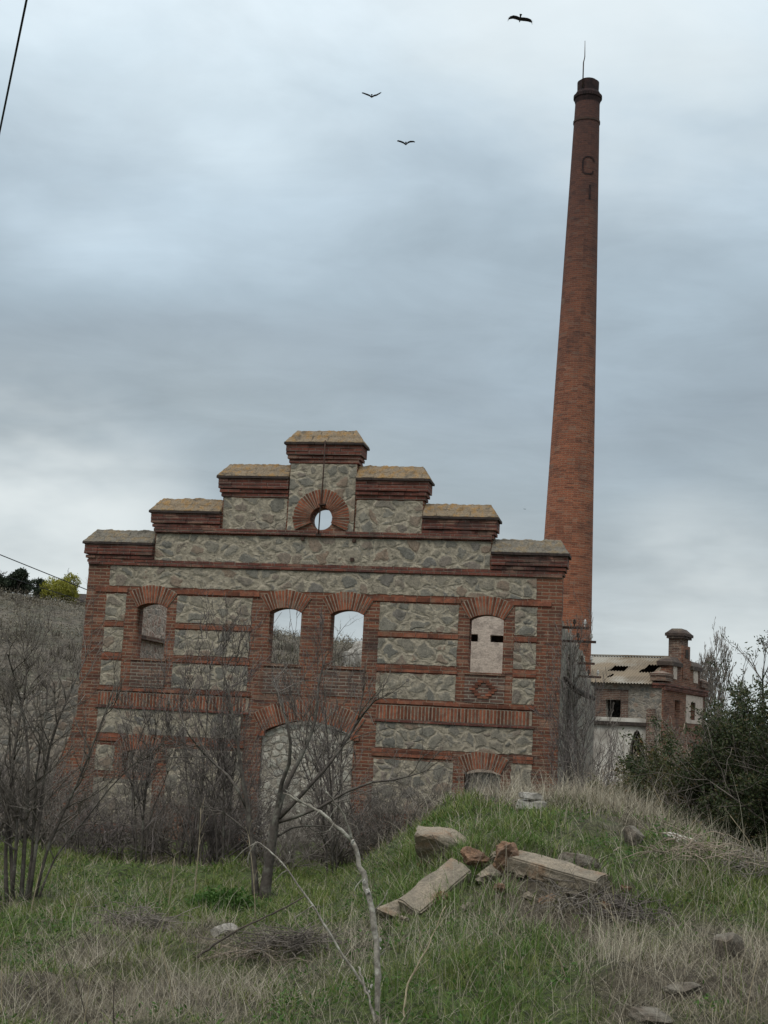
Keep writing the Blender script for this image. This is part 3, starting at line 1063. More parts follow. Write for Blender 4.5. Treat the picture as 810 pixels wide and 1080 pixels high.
    def jag(y0, y1, w0, w1, amp, step=0.35):
        pts = []
        y = y0
        while y < y1:
            t = (y - y0) / (y1 - y0)
            w = w0 + (w1 - w0) * t + rg.uniform(-amp, amp)
            pts.append((y, w))
            y += step * rg.uniform(0.5, 1.3)
            pts.append((min(y, y1) - 0.02, w + rg.uniform(-0.05, 0.05)))
        pts.append((y1, w1))
        return pts
    side('side_wall', FW - 0.48, FW - 0.02, jag(TH, 9.5, 2.25, 2.05, 0.14) + jag(9.6, 15.5, 1.9, 1.3, 0.2), 'rubble_small')
    side('side_wall', 0.02, 0.50, jag(TH, 6.5, 3.1, 2.9, 0.12) + jag(6.6, 9.0, 2.6, 1.0, 0.2), 'rubble_pink')
    mb = MB()
    mb.box(0.50, 0.62, TH, 6.4, fz(1.70), fz(1.80))
    mb.build('floor_ledge', MAT['brick_apron'], fac)
    # plastered cross wall with two beam slots, seen through the right hand window
    ol = [(6.4, BOT), (FW - 0.50, BOT), (FW - 0.50, fz(3.4)), (9.0, fz(3.3)), (8.4, fz(3.45)), (7.4, fz(3.25)), (6.6, fz(3.3))]
    slots = [rect(7.93, 8.40, fz(2.20), fz(2.37)), rect(7.36, 7.63, fz(2.20), fz(2.38))]
    plate('plaster_wall', ol, slots, 6.0, 6.35, MAT['plaster'], fac)
    mb = MB()
    mb.box(7.2, 8.6, 6.352, 6.45, fz(2.1), fz(2.45))  # dark slab behind both slots, its colour standing in for their shade
    mb.build('slot_shade', MAT['dark'], fac)
    # flared buttress at the left corner
    mb = MB()
    prof = [(0.0, -0.02), (-0.06, -0.1), (-0.12, -0.5), (-0.30, -0.92), (-0.52, -1.76), (-0.6, -3.0), (0.0, -3.0)]
    mb.prism([(x, fz(w)) for x, w in prof], 0.02, 0.9)
    mb.build('corner_buttress', MAT['brick'], fac)
    # brackets with insulators on the right flank, one broken rail
    for (y, w, L) in ((0.42, 2.17, 0.52), (0.75, 1.92, 0.66), (3.4, 1.62, 0.52), (6.2, 1.45, 0.55)):
        mb = MB()
        mb.box(FW - 0.06, FW + L, y, y + 0.05, fz(w), fz(w) + 0.05)
        br = mb.build('bracket', MAT['iron'], fac)
        for kx in (0.45, 0.85):
            prof = [(0.0, 0.012), (0.05, 0.012), (0.055, 0.03), (0.09, 0.034), (0.10, 0.024), (0.125, 0.028), (0.15, 0.012)]
            lathe('insulator', prof, (FW + L * kx, y + 0.025, fz(w) + 0.05), MAT['ceramic'] if kx > 0.5 else MAT['dark'], br, 8)
    tube_obj('broken_rail', [[(FW + 0.05, 0.9, fz(1.18)), (FW + 0.22, 1.8, fz(1.0)), (FW + 0.4, 3.2, fz(0.93)), (FW + 0.5, 4.0, fz(0.9))]], [[0.06, 0.07, 0.06, 0.05]], MAT['dark'], fac, 6)
    # rubble quoins stuck to the side wall so that its grazing view is not flat
    mb = MB()
    r2 = random.Random(77)
    for k in range(150):
        y, w = r2.uniform(TH, 9.0), r2.uniform(-2.4, 1.95)
        a = r2.uniform(0.07, 0.2)
        mb.box(FW - 0.06, FW + r2.uniform(-0.01, 0.05), y, y + a, fz(w), fz(w) + a * 0.6)
    mb.build('projecting_stones', MAT['rubble_small'], fac, 0.012)


# ---- tubes / lathes / growth ------------------------------------------------
def tubes(P, Rr, k):
    """P (n,m,3), Rr (n,m) -> verts, quads"""
    P = np.asarray(P, dtype=np.float64)
    Rr = np.asarray(Rr, dtype=np.float64)
    n, m, _ = P.shape
    T = np.gradient(P, axis=1)
    T /= np.maximum(np.linalg.norm(T, axis=2, keepdims=True), 1e-9)
    ref = np.zeros_like(T)
    flat = np.abs(T[..., 2]).mean(axis=1) > 0.8
    ref[flat] = (1, 0, 0)
    ref[~flat] = (0, 0, 1)
    A = np.cross(T, ref)
    A /= np.maximum(np.linalg.norm(A, axis=2, keepdims=True), 1e-9)
    Bv = np.cross(T, A)
    ang = np.arange(k) * 2 * np.pi / k
    V = P[:, :, None, :] + Rr[:, :, None, None] * (A[:, :, None, :] * np.cos(ang)[None, None, :, None] + Bv[:, :, None, :] * np.sin(ang)[None, None, :, None])
    idx = np.arange(n * m * k).reshape(n, m, k)
    a = idx[:, :-1, :]
    b = np.roll(idx, -1, axis=2)[:, :-1, :]
    c = np.roll(idx, -1, axis=2)[:, 1:, :]
    d = idx[:, 1:, :]
    q = np.stack([a, d, c, b], -1).reshape(-1, 4)
    caps = []
    if k > 2:
        caps.append(idx[:, 0, :].reshape(-1, k))
        caps.append(idx[:, -1, ::-1].reshape(-1, k))
    return V.reshape(-1, 3), [q] + caps


def tube_obj(name, P, Rr, mat, parent=None, k=6, smooth=True):
    v, f = tubes(P, Rr, k)
    return link(name, mesh_np(name, v, f), mat, parent, smooth)


def lathe(name, prof, loc, mat, parent=None, k=12):
    """prof: (height, radius)"""
    v, f = [], []
    for h, r in prof:
        for i in range(k):
            a = 2 * math.pi * i / k
            v.append((loc[0] + r * math.cos(a), loc[1] + r * math.sin(a), loc[2] + h))
    n = len(prof)
    for j in range(n - 1):
        for i in range(k):
            i2 = (i + 1) % k
            f.append((j * k + i, j * k + i2, (j + 1) * k + i2, (j + 1) * k + i))
    f.append(tuple(reversed(range(k))))
    f.append(tuple((n - 1) * k + i for i in range(k)))
    me = bpy.data.meshes.new(name)
    me.from_pydata(v, [], f)
    return link(name, me, mat, parent)


def smooth_path(pts, m):
    """resample a polyline of 3D points to m points, Catmull-Rom"""
    pts = [np.array(p, dtype=float) for p in pts]
    p = [2 * pts[0] - pts[1]] + pts + [2 * pts[-1] - pts[-2]]
    n = len(pts) - 1
    out = []
    for i in range(m):
        t = i / (m - 1) * n
        s = min(int(t), n - 1)
        u = t - s
        a, b, c, d = p[s], p[s + 1], p[s + 2], p[s + 3]
        out.append(0.5 * ((2 * b) + (-a + c) * u + (2 * a - 5 * b + 4 * c - d) * u * u + (-a + 3 * b - 3 * c + d) * u ** 3))
    return np.array(out)


class Grower:
    """branching wood; keeps one list of limbs per level"""
    def __init__(self, seed, m=6, crook=0.22, up=0.12):
        self.r = np.random.RandomState(seed)
        self.m, self.crook, self.up = m, crook, up
        self.lv = {}
        self.tips = []

    def limb(self, p, d, L, r, level, spec, r_end=0.35):
        m = self.m
        pts = [np.array(p, dtype=float)]
        d = np.array(d, dtype=float)
        d /= np.linalg.norm(d)
        for i in range(m - 1):
            d = d + self.r.normal(0, self.crook, 3) + np.array([0, 0, self.up])
            d /= np.linalg.norm(d)
            pts.append(pts[-1] + d * L / (m - 1))
        self.path(np.array(pts), r, level, spec, r_end, L)

    def path(self, pts, r, level, spec, r_end=0.35, L=None):
        m = len(pts)
        if L is None:
            L = np.linalg.norm(np.diff(pts, axis=0), axis=1).sum()
        rad = r * np.linspace(1, r_end, m)
        self.lv.setdefault(level, []).append((pts, rad))
        if level >= len(spec):
            self.tips.append(pts)
            return
        n, ratio, ang, t0, nxt = spec[level]
        k = self.r.poisson(n) if n > 3 else int(n)
        for j in range(k):
            t = self.r.uniform(t0, 1.0) if j else 0.98
            s = min(t * (m - 1), m - 1.001)
            i = int(s)
            u = s - i
            q = pts[i] * (1 - u) + pts[i + 1] * u
            tg = pts[i + 1] - pts[i]
            tg = tg / np.linalg.norm(tg)
            ax = self.r.normal(0, 1, 3)
            ax -= tg * ax.dot(tg)
            ax /= np.linalg.norm(ax)
            a = math.radians(ang) * self.r.uniform(0.5, 1.3) * (0.45 if j == 0 else 1)
            nd = tg * math.cos(a) + ax * math.sin(a)
            lr = (rad[i] * (1 - u) + rad[i + 1] * u)
            self.limb(q, nd, L * ratio * self.r.uniform(0.55, 1.25) * (1 - 0.35 * t), min(lr * 0.8, nxt * self.r.uniform(0.8, 1.2)), level + 1, spec)

    def mesh(self, name, levels, k=5, minr=0.0):
        V, Fs, base = [], [], 0
        by = {}
        for lv in levels:
            for pts, rad in self.lv.get(lv, []):
                by.setdefault(len(pts), []).append((pts, rad))
        if not by:
            return None
        for m, lst in by.items():
            v, f = tubes(np.array([a for a, _ in lst]), np.maximum(np.array([b for _, b in lst]), minr), k)
            V.append(v)
            Fs += [x + base for x in f]
            base += len(v)
        return mesh_np(name, np.concatenate(V), Fs)


def leaves(P, rng, size, spread, per):
    """small folded leaf faces scattered around points P (n,3)"""
    n = len(P) * per
    c = np.repeat(P, per, axis=0) + rng.normal(0, spread, (n, 3))
    a = rng.normal(0, 1, (n, 3))
    a /= np.linalg.norm(a, axis=1, keepdims=True)
    b = np.cross(a, rng.normal(0, 1, (n, 3)))
    b /= np.maximum(np.linalg.norm(b, axis=1, keepdims=True), 1e-6)
    s = size * rng.uniform(0.6, 1.3, (n, 1))
    v = np.stack([c - a * s, c - b * s * 0.42, c + a * s, c + b * s * 0.42], 1).reshape(-1, 3)
    q = np.arange(n * 4).reshape(n, 4)
    return v, [q]


build_factory()


# ------------------------------------------------------------------ tall chimney
def build_chimney():
    Yc = 42.0
    rows = [(132, 605.2, 632.6), (180, 602.0, 631.3), (228, 598.2, 629.8), (480, 580.4, 626.0), (565, 574.2, 625.5)]
    zs, cs, rs = [], [], []
    for py, a, b in rows:
        A, Bq = at(a, py + 0.6, Yc), at(b, py - 0.6, Yc)
        zs.append((A.z + Bq.z) / 2)
        cs.append((A.x + Bq.x) / 2)
        rs.append((Bq - A).length / 2)
    kc = np.polyfit(zs, cs, 1)
    kr = np.polyfit(zs, rs, 1)
    z0 = -1.2
    base = empty('factory_chimney', (kc[0] * z0 + kc[1], Yc, -0.8), 0, 'very tall tapering round brick chimney stack with sooty crown', 'chimney')
    bx, by, bz = base.location
    ztop = at(619, 100, Yc).z

    def ctr(z):
        return kc[0] * z + kc[1] - bx

    def rad(z):
        return kr[0] * z + kr[1]
    K = 48
    zl = np.linspace(z0, ztop, 60)
    v, f, uvs = [], [], []
    for z in zl:
        for i in range(K + 1):
            a = 2 * math.pi * i / K
            r = rad(z)
            v.append((ctr(z) + r * math.sin(a), -r * math.cos(a), z - bz))
    for j in range(len(zl) - 1):
        for i in range(K):
            f.append((j * (K + 1) + i, j * (K + 1) + i + 1, (j + 1) * (K + 1) + i + 1, (j + 1) * (K + 1) + i))
    me = bpy.data.meshes.new('shaft')
    me.from_pydata(v, [], f)
    uv = me.uv_layers.new(name='uv')
    rm = 0.62
    for lp in me.loops:
        j, i = divmod(lp.vertex_index, K + 1)
        uv.data[lp.index].uv = (2 * math.pi * i / K * rm, zl[j] - bz)
    link('shaft', me, MAT['brick_chimney'], base, True)

    def ring(name, za, zb, ra, rb, mat, k=40, rim=None):
        n = 2
        zc = (za + zb) / 2
        prof = [(0, ra * 0.9), (0.001, ra), (zb - za, rb), (zb - za + 0.001, rb * 0.72)]
        return lathe(name, prof, (ctr(zc), 0, za - bz), mat, base, k)
    def zy(py):
        return at(619, py, Yc).z
    r1 = rad(ztop)
    px = Yc / F_PX * 1.02
    ring('corbel', zy(113.5), zy(110), 13.2 * px, 13.4 * px, MAT['soot_brick'])
    ring('corbel', zy(110), zy(106.5), 13.4 * px, 14.4 * px, MAT['soot_brick'])
    ring('corbel', zy(106.5), zy(101), 14.3 * px, 14.5 * px, MAT['soot_brick'])
    ring('corbel', zy(101), zy(98), 14.2 * px, 12.6 * px, MAT['soot_brick'])
    # denticulated ring of single headers
    mb = MB()
    for i in range(34):
        a = 2 * math.pi * i / 34
        r = 14.3 * px
        w = 0.035
        u, t_ = Vector((math.sin(a), -math.cos(a), 0)), Vector((math.cos(a), math.sin(a), 0))
        o = Vector((ctr(ztop), 0, 0))
        za, zb = zy(105) - bz, zy(102) - bz
        pts = []
        for z in (za, zb):
            for (sr, stt) in ((-0.05, -w), (-0.05, w), (0.035, w), (0.035, -w)):
                p = o + u * (r + sr) + t_ * stt
                pts.append((p.x, p.y, z))
        mb.hexa(pts)
    mb.build('dentil_ring', MAT['soot_brick'], base)
    lathe('crown', [(0, 11.7 * px), (zy(87.5) - zy(98), 11.9 * px), (zy(87.5) - zy(98) + 0.001, 9.2 * px), (0.4, 9.0 * px)], (ctr(ztop), 0, zy(98) - bz), MAT['soot_brick'], base, 40)
    zh = at(618, 131, Yc).z
    lathe('iron_hoop', [(0, rad(zh) + 0.002), (0.001, rad(zh) + 0.022), (0.07, rad(zh) + 0.022), (0.071, rad(zh) + 0.002)], (ctr(zh), 0, zh - bz), MAT['iron'], base, 48)
    # lightning rod
    p0, p1 = at(614.6, 92, Yc - 0.33), at(617, 43, Yc - 0.33)
    pm = at(615.4, 66, Yc - 0.33)
    pk = at(616.8, 60, Yc - 0.33)
    rel = lambda p: (p.x - bx, p.y - by, p.z - bz)
    tube_obj('lightning_rod', [[rel(p0), rel(pm), rel(pk), rel(p1)]], [[0.022, 0.02, 0.016, 0.008]], MAT['iron'], base, 6)

    # dark brick letters on the face
    def strokes(name, lines, w):
        mb = MB()
        for line in lines:
            for (xa, za), (xb, zb) in zip(line[:-1], line[1:]):
                L = math.hypot(xb - xa, zb - za)
                nx, nz = -(zb - za) / L * w / 2, (xb - xa) / L * w / 2
                pts = []
                for off in (-0.03, 0.018):
                    for (x, z) in ((xa + nx, za + nz), (xb + nx, zb + nz), (xb - nx, zb - nz), (xa - nx, za - nz)):
                        r = rad(z)
                        a = math.asin(max(-0.95, min(0.95, x / r)))
                        pts.append((ctr(z) + (r + off) * math.sin(a), -(r + off) * math.cos(a), z - bz))
                mb.hexa(pts)
        mb.build(name, MAT['soot_brick'], base)
    # angle of the face that looks at the viewer is a little left of -y
    px2 = Yc / F_PX
    zc1, zc0 = at(618, 170.0, Yc).z, at(618, 190.0, Yc).z
    x0, x1, h = -0.115, 0.225, zc1 - zc0
    cline = [(x1, zc1 - h * 0.26), (x1 - 0.02, zc1 - h * 0.14), (x1 - 0.09, zc1 - 0.03), (x0 + 0.10, zc1 - 0.03), (x0 + 0.02, zc1 - h * 0.14),
             (x0, zc1 - h * 0.28), (x0, zc0 + h * 0.28), (x0 + 0.02, zc0 + h * 0.12), (x0 + 0.10, zc0 + 0.03), (x1 - 0.10, zc0 + 0.03), (x1 - 0.03, zc0 + h * 0.12), (x1 - 0.02, zc0 + h * 0.24)]
    strokes('letter_c', [cline], 0.045)
    zi1, zi0 = at(618, 200.5, Yc).z, at(618, 215.5, Yc).z
    strokes('letter_i', [[(0.13, zi1), (0.13, zi0)]], 0.055)


build_chimney()


# ------------------------------------------------------------------ outbuilding on the right
def build_outbuilding():
    Yb = 56.0
    corner = at(699, 770, Yb)
    th = R(28)
    root = empty('brick_outbuilding', (corner.x, corner.y, -0.8), -th, 'low rubble and brick outbuilding with corrugated roof and pinnacled gable', 'building')
    z_of = lambda px, py, Y=Yb: at(px, py, Y).z + 0.8
    zE = z_of(698, 719.5)
    L, Wd = 7.6, 6.2
    # local: x runs left (negative) along the side wall, y runs back along the gable
    zl = z_of(660, 761.5, 57.0)
    ppm = F_PX / 57.0 / math.cos(0) 
    k = 1.0 / (ppm * (math.cos(th) + 0.17 * math.sin(th)))
    def xs(px):
        return (px - 699) * k
    wz0, wz1 = z_of(648, 756.5, 57), z_of(648, 738, 57)
    win = rect(xs(640), xs(655.5), wz0, wz1)
    az0, az1 = z_of(672, 800, 56.7), z_of(672, 769.5, 56.7)
    ax = (xs(664.5), xs(681.5))
    am = (ax[0] + ax[1]) / 2
    door = [(ax[0], 0.2), (ax[1], 0.2), (ax[1], az0), (ax[1] - 0.07, az0 + (az1 - az0) * 0.55), (am + 0.10, az1 - 0.1), (am, az1), (am - 0.12, az1 - 0.12), (ax[0] + 0.08, az0 + (az1 - az0) * 0.5), (ax[0], az0)]
    plate('wall', [(-L, -0.6), (0, -0.6), (0, zE), (-L, zE)], [win, door], 0, 0.45, MAT['rubble_small'], root)
    # white plaster below the ledge
    dp = [(x, z) for x, z in door]
    plate('plaster', [(-L, -0.5), (xs(683), -0.5), (xs(683), zl - 0.16), (-L, zl - 0.16)], [dp], -0.02, 0.03, MAT['plaster_white'], root)
    mb = MB()
    mb.box(-L, xs(683), -0.16, 0.02, zl - 0.14, zl)
    mb.build('ledge', MAT['dark'], root)
    mb = MB()
    mb.box(-L, xs(684), -0.05, 0.02, zl + 0.003, zl + 0.16)
    mb.build('string_course', MAT['plaster_white'], root)
    sur = rect(xs(629), xs(663), wz0 - 0.02, wz1 + 0.42)
    plate('window_surround', sur, [win], -0.03, 0.05, MAT['brick_apron'], root)
    mb = MB()
    mb.box(xs(683), xs(691.5), -0.14, 0.03, -0.5, z_of(687, 747.5))
    mb.build('brick_pier', MAT['brick_apron'], root)
    mb = MB()
    mb.box(xs(698), 0.03, -0.10, 0.40, -0.5, zE - 0.02)
    mb.build('corner_quoin', MAT['brick'], root)
    # back and left walls close the inside so that its openings are dark
    mb = MB()
    mb.box(-L, 0, Wd - 0.4, Wd, -0.6, zE)
    mb.box(-L, -L + 0.4, 0.45, Wd - 0.4, -0.6, zE)
    mb.build('rear_wall', MAT['rubble_small'], root)
    # roof of corrugated sheets with missing pieces
    zR = zE + 1.18
    hw = Wd / 2
    nx, ny = 420, 26
    gx = np.linspace(-L - 0.1, -0.42, nx + 1)
    v, f = [], []
    eav = -0.32
    for side_ in (0, 1):
        for j in range(ny + 1):
            t = j / ny
            y = eav + (hw - eav) * t
            z = zE - 0.09 + (zR - zE + 0.09) * t
            if side_:
                y = Wd - y
            for i in range(nx + 1):
                wv = 0.022 * math.sin(2 * math.pi * gx[i] / 0.125)
                lap = 0.02 * (1 if 0.36 < t < 0.40 or 0.7 < t < 0.74 else 0)
                v.append((gx[i], y, z + wv + lap))
    N = (nx + 1) * (ny + 1)
    rg = random.Random(3)
    def pxl(px):
        return xs(px)
    holes = [(xs(664), xs(679.5), 0.40, 0.70), (xs(631), xs(648), 0.44, 0.62), (xs(637), xs(640.5), 0.20, 0.30)]
    for side_ in (0, 1):
        for j in range(ny):
            for i in range(nx):
                xm, t = gx[i], (j + 0.5) / ny
                if side_ == 0 and any(a + 0.55 * (t - c) < xm < b + 0.35 * (t - c) and c < t < d for a, b, c, d in holes):
                    continue
                a = side_ * N + j * (nx + 1) + i
                q = (a, a + 1, a + nx + 2, a + nx + 1)
                f.append(q if side_ == 0 else q[::-1])
    me = bpy.data.meshes.new('roof')
    me.from_pydata(v, [], f)
    rf = link('roof', me, MAT['roof'], root, True)
    mb = MB()
    mb.box(-L - 0.1, -0.42, hw - 0.12, hw + 0.12, zR + 0.0, zR + 0.05)
    mb.build('ridge_cap', MAT['roof'], rf)
    # gable end: stepped brick pediment with a central pinnacle
    hs = [(0, zE + 0.25), (0.9, zE + 0.25), (0.9, zE + 0.86), (2.3, zE + 0.86), (2.3, zE + 1.1), (Wd - 2.3, zE + 1.1), (Wd - 2.3, zE + 0.86), (Wd - 0.9, zE + 0.86), (Wd - 0.9, zE + 0.25), (Wd, zE + 0.25)]
    gwin = rect(3.9, 4.6, zE - 1.35, zE - 0.62)
    gw2 = rect(1.6, 2.3, zE - 1.35, zE - 0.62)
    def gab(name, poly, holes_, x0, x1, mat):
        ob = plate(name, poly, holes_, x0, x1, MAT[mat], root)
        for vv in ob.data.vertices:
            x, y, z = vv.co
            vv.co = (-y, x, z)
        return ob
    gab('gable_wall', [(0.42, -0.6), (Wd, -0.6)] + hs[::-1][:-1] + [(0.42, zE + 0.25)], [gwin, gw2], 0.0, 0.40, 'brick')
    gab('plaster_panel', rect(3.2, Wd - 0.4, zE - 1.5, zE - 0.35), [gwin], -0.02, 0.03, 'plaster')
    gab('plaster_panel', rect(1.25, 1.75, zE + 0.2, zE + 0.85), [], -0.03, 0.03, 'plaster')
    gab('plaster_panel', rect(Wd - 1.95, Wd - 1.3, zE + 0.2, zE + 0.85), [], -0.03, 0.03, 'plaster')
    # cornices
    mb = MB()
    mb.box(-0.48, 0.14, -0.14, Wd + 0.14, zE - 0.12, zE - 0.03)
    mb.box(-0.46, 0.10, -0.10, Wd + 0.10, zE - 0.22, zE - 0.124)
    y = -0.1
    while y < Wd + 0.05:
        mb.box(-0.0, 0.12, y, y + 0.08, zE - 0.30, zE - 0.224)
        y += 0.17
    mb.build('cornice', MAT['brick_cornice'], root)
    for a, b, zt in ((-0.1, 0.9, zE + 0.25), (Wd - 0.9, Wd + 0.1, zE + 0.25)):
        mb = MB()
        mb.box(-0.52, 0.10, a, b, zE + 0.06, zt - 0.002)
        mb.box(-0.55, 0.13, a - 0.03, b + 0.02, zt, zt + 0.10)
        mb.hexa([(-0.53, a - 0.01, zt + 0.102), (0.11, a - 0.01, zt + 0.102), (0.11, b, zt + 0.102), (-0.53, b, zt + 0.102),
                 (-0.3, a + 0.25, zt + 0.2), (-0.12, a + 0.25, zt + 0.2), (-0.12, b - 0.2, zt + 0.2), (-0.3, b - 0.2, zt + 0.2)])
        mb.build('corner_block', MAT['brick_apron'], root)
    for a, b in ((0.85, 2.35), (Wd - 2.35, Wd - 0.85)):
        zt = zE + 0.86
        mb = MB()
        mb.box(-0.55, 0.10, a - 0.05, b, zt - 0.14, zt + 0.02)
        mb.hexa([(-0.53, a - 0.02, zt + 0.022), (0.08, a - 0.02, zt + 0.022), (0.08, b, zt + 0.022), (-0.53, b, zt + 0.022),
                 (-0.33, a + 0.35, zt + 0.24), (-0.12, a + 0.35, zt + 0.24), (-0.12, b - 0.1, zt + 0.24), (-0.33, b - 0.1, zt + 0.24)])
        mb.build('shoulder_cap', MAT['cap_dark'], root)
    # pinnacle
    zp0, zp1 = zE + 0.9, z_of(722, 668.5, 58.6)
    mb = MB()
    mb.box(-0.60, -0.06, hw - 0.50, hw + 0.50, zp0, zp1 - 0.22)
    pin = mb.build('pinnacle', MAT['brick_apron'], root)
    mb = MB()
    mb.box(-0.07, 0.03, hw - 0.5, hw + 0.52, zp0 - 0.6, zp1 - 0.5)
    mb.build('pilaster', MAT['brick'], pin)
    mb = MB()
    mb.box(-0.02, 0.05, hw - 0.2, hw + 0.2, zp0 + 0.25, zp0 + 0.6)  # raised dark block, shade of a recess put in as colour
    mb.build('niche_shade', MAT['dark'], pin)
    mb = MB()
    mb.box(-0.66, 0.06, hw - 0.62, hw + 0.62, zp1 - 0.218, zp1 - 0.12)
    mb.box(-0.72, 0.12, hw - 0.66, hw + 0.66, zp1 - 0.118, zp1)
    mb.hexa([(-0.70, hw - 0.64, zp1 + 0.002), (0.10, hw - 0.64, zp1 + 0.002), (0.10, hw + 0.64, zp1 + 0.002), (-0.70, hw + 0.64, zp1 + 0.002),
             (-0.5, hw - 0.4, zp1 + 0.2), (-0.1, hw - 0.4, zp1 + 0.2), (-0.1, hw + 0.4, zp1 + 0.2), (-0.5, hw + 0.4, zp1 + 0.2)])
    mb.build('pinnacle_cap', MAT['cap_dark'], pin)


build_outbuilding()


# ------------------------------------------------------------------ ruined wall left of the factory
def ruined_wall():
    rg = random.Random(21)
    root = empty('ruined_wall', FO + Vector((-0.2, 1.1, 0)), -0.2 + 0.12, 'broken grey rubble wall left of the factory corner', 'wall')
    pts = [(-3.4, -1.0), (0.0, -1.0), (0.0, 3.3)]
    x = -0.05
    z = 3.3
    while x > -3.3:
        z = 3.25 - 0.55 * abs(x) + rg.uniform(-0.12, 0.12)
        pts.append((x, z))
        x -= rg.uniform(0.12, 0.35)
        pts.append((x, z + rg.uniform(-0.06, 0.06)))
    pts.append((-3.4, 0.9))
    plate('masonry', pts, [], 0, 0.5, MAT['rubble_small'], root)


ruined_wall()


# ------------------------------------------------------------------ stones and fallen masonry
def rock_mesh(name, dims, seed, sub=4, nplanes=12, rough=0.06):
    bm = bmesh.new()
    bmesh.ops.create_icosphere(bm, subdivisions=sub, radius=1.0)
    rg = random.Random(seed)
    planes = []
    for k in range(nplanes):
        n = Vector((rg.gauss(0, 1), rg.gauss(0, 1), rg.gauss(0, 1))).normalized()
        planes.append((n, rg.uniform(0.42, 0.80)))
    off = Vector((rg.uniform(0, 50), rg.uniform(0, 50), rg.uniform(0, 50)))
    for v in bm.verts:
        p = v.co.copy()
        for n, d in planes:
            e = p.dot(n) - d
            if e > 0:
                p -= n * e
        p += p.normalized() * (mnoise.noise(p * 2.3 + off) * rough * 1.2 + mnoise.noise(p * 6 + off) * rough * 0.6)
        v.co = Vector((p.x * dims[0] / 1.4, p.y * dims[1] / 1.4, p.z * dims[2] / 1.4))
    me = bpy.data.meshes.new(name)
    bm.to_mesh(me)
    bm.free()
    return me


def rock(name, px, py, dims, mat, label, seed, rot=(0, 0, 0), sink=0.0, cat='stone', group=None, parent=None):
    p = on_ground(px, py)
    o = link(name, rock_mesh(name, dims, seed), MAT[mat])
    o.location = p + Vector((0, 0, dims[2] * 0.35 - sink))
    o.rotation_euler = rot
    return tag(o, label, cat, group)


def block_mesh(name, dims, seed, amp=0.030, cuts=9):
    bm = bmesh.new()
    bmesh.ops.create_cube(bm, size=1.0)
    for v in bm.verts:
        v.co = Vector((v.co.x * dims[0], v.co.y * dims[1], v.co.z * dims[2]))
    bmesh.ops.bevel(bm, geom=list(bm.edges), offset=0.012, segments=2, affect='EDGES')
    bmesh.ops.subdivide_edges(bm, edges=[e for e in bm.edges if e.calc_length() > 0.08], cuts=cuts, use_grid_fill=True)
    off = Vector((seed * 3.1, seed * 1.7, 0))
    for v in bm.verts:
        n = mnoise.noise(v.co * 9 + off) + 0.6 * mnoise.noise(v.co * 25 + off)
        v.co += v.co.normalized() * n * amp
    me = bpy.data.meshes.new(name)
    bm.to_mesh(me)
    bm.free()
    return me


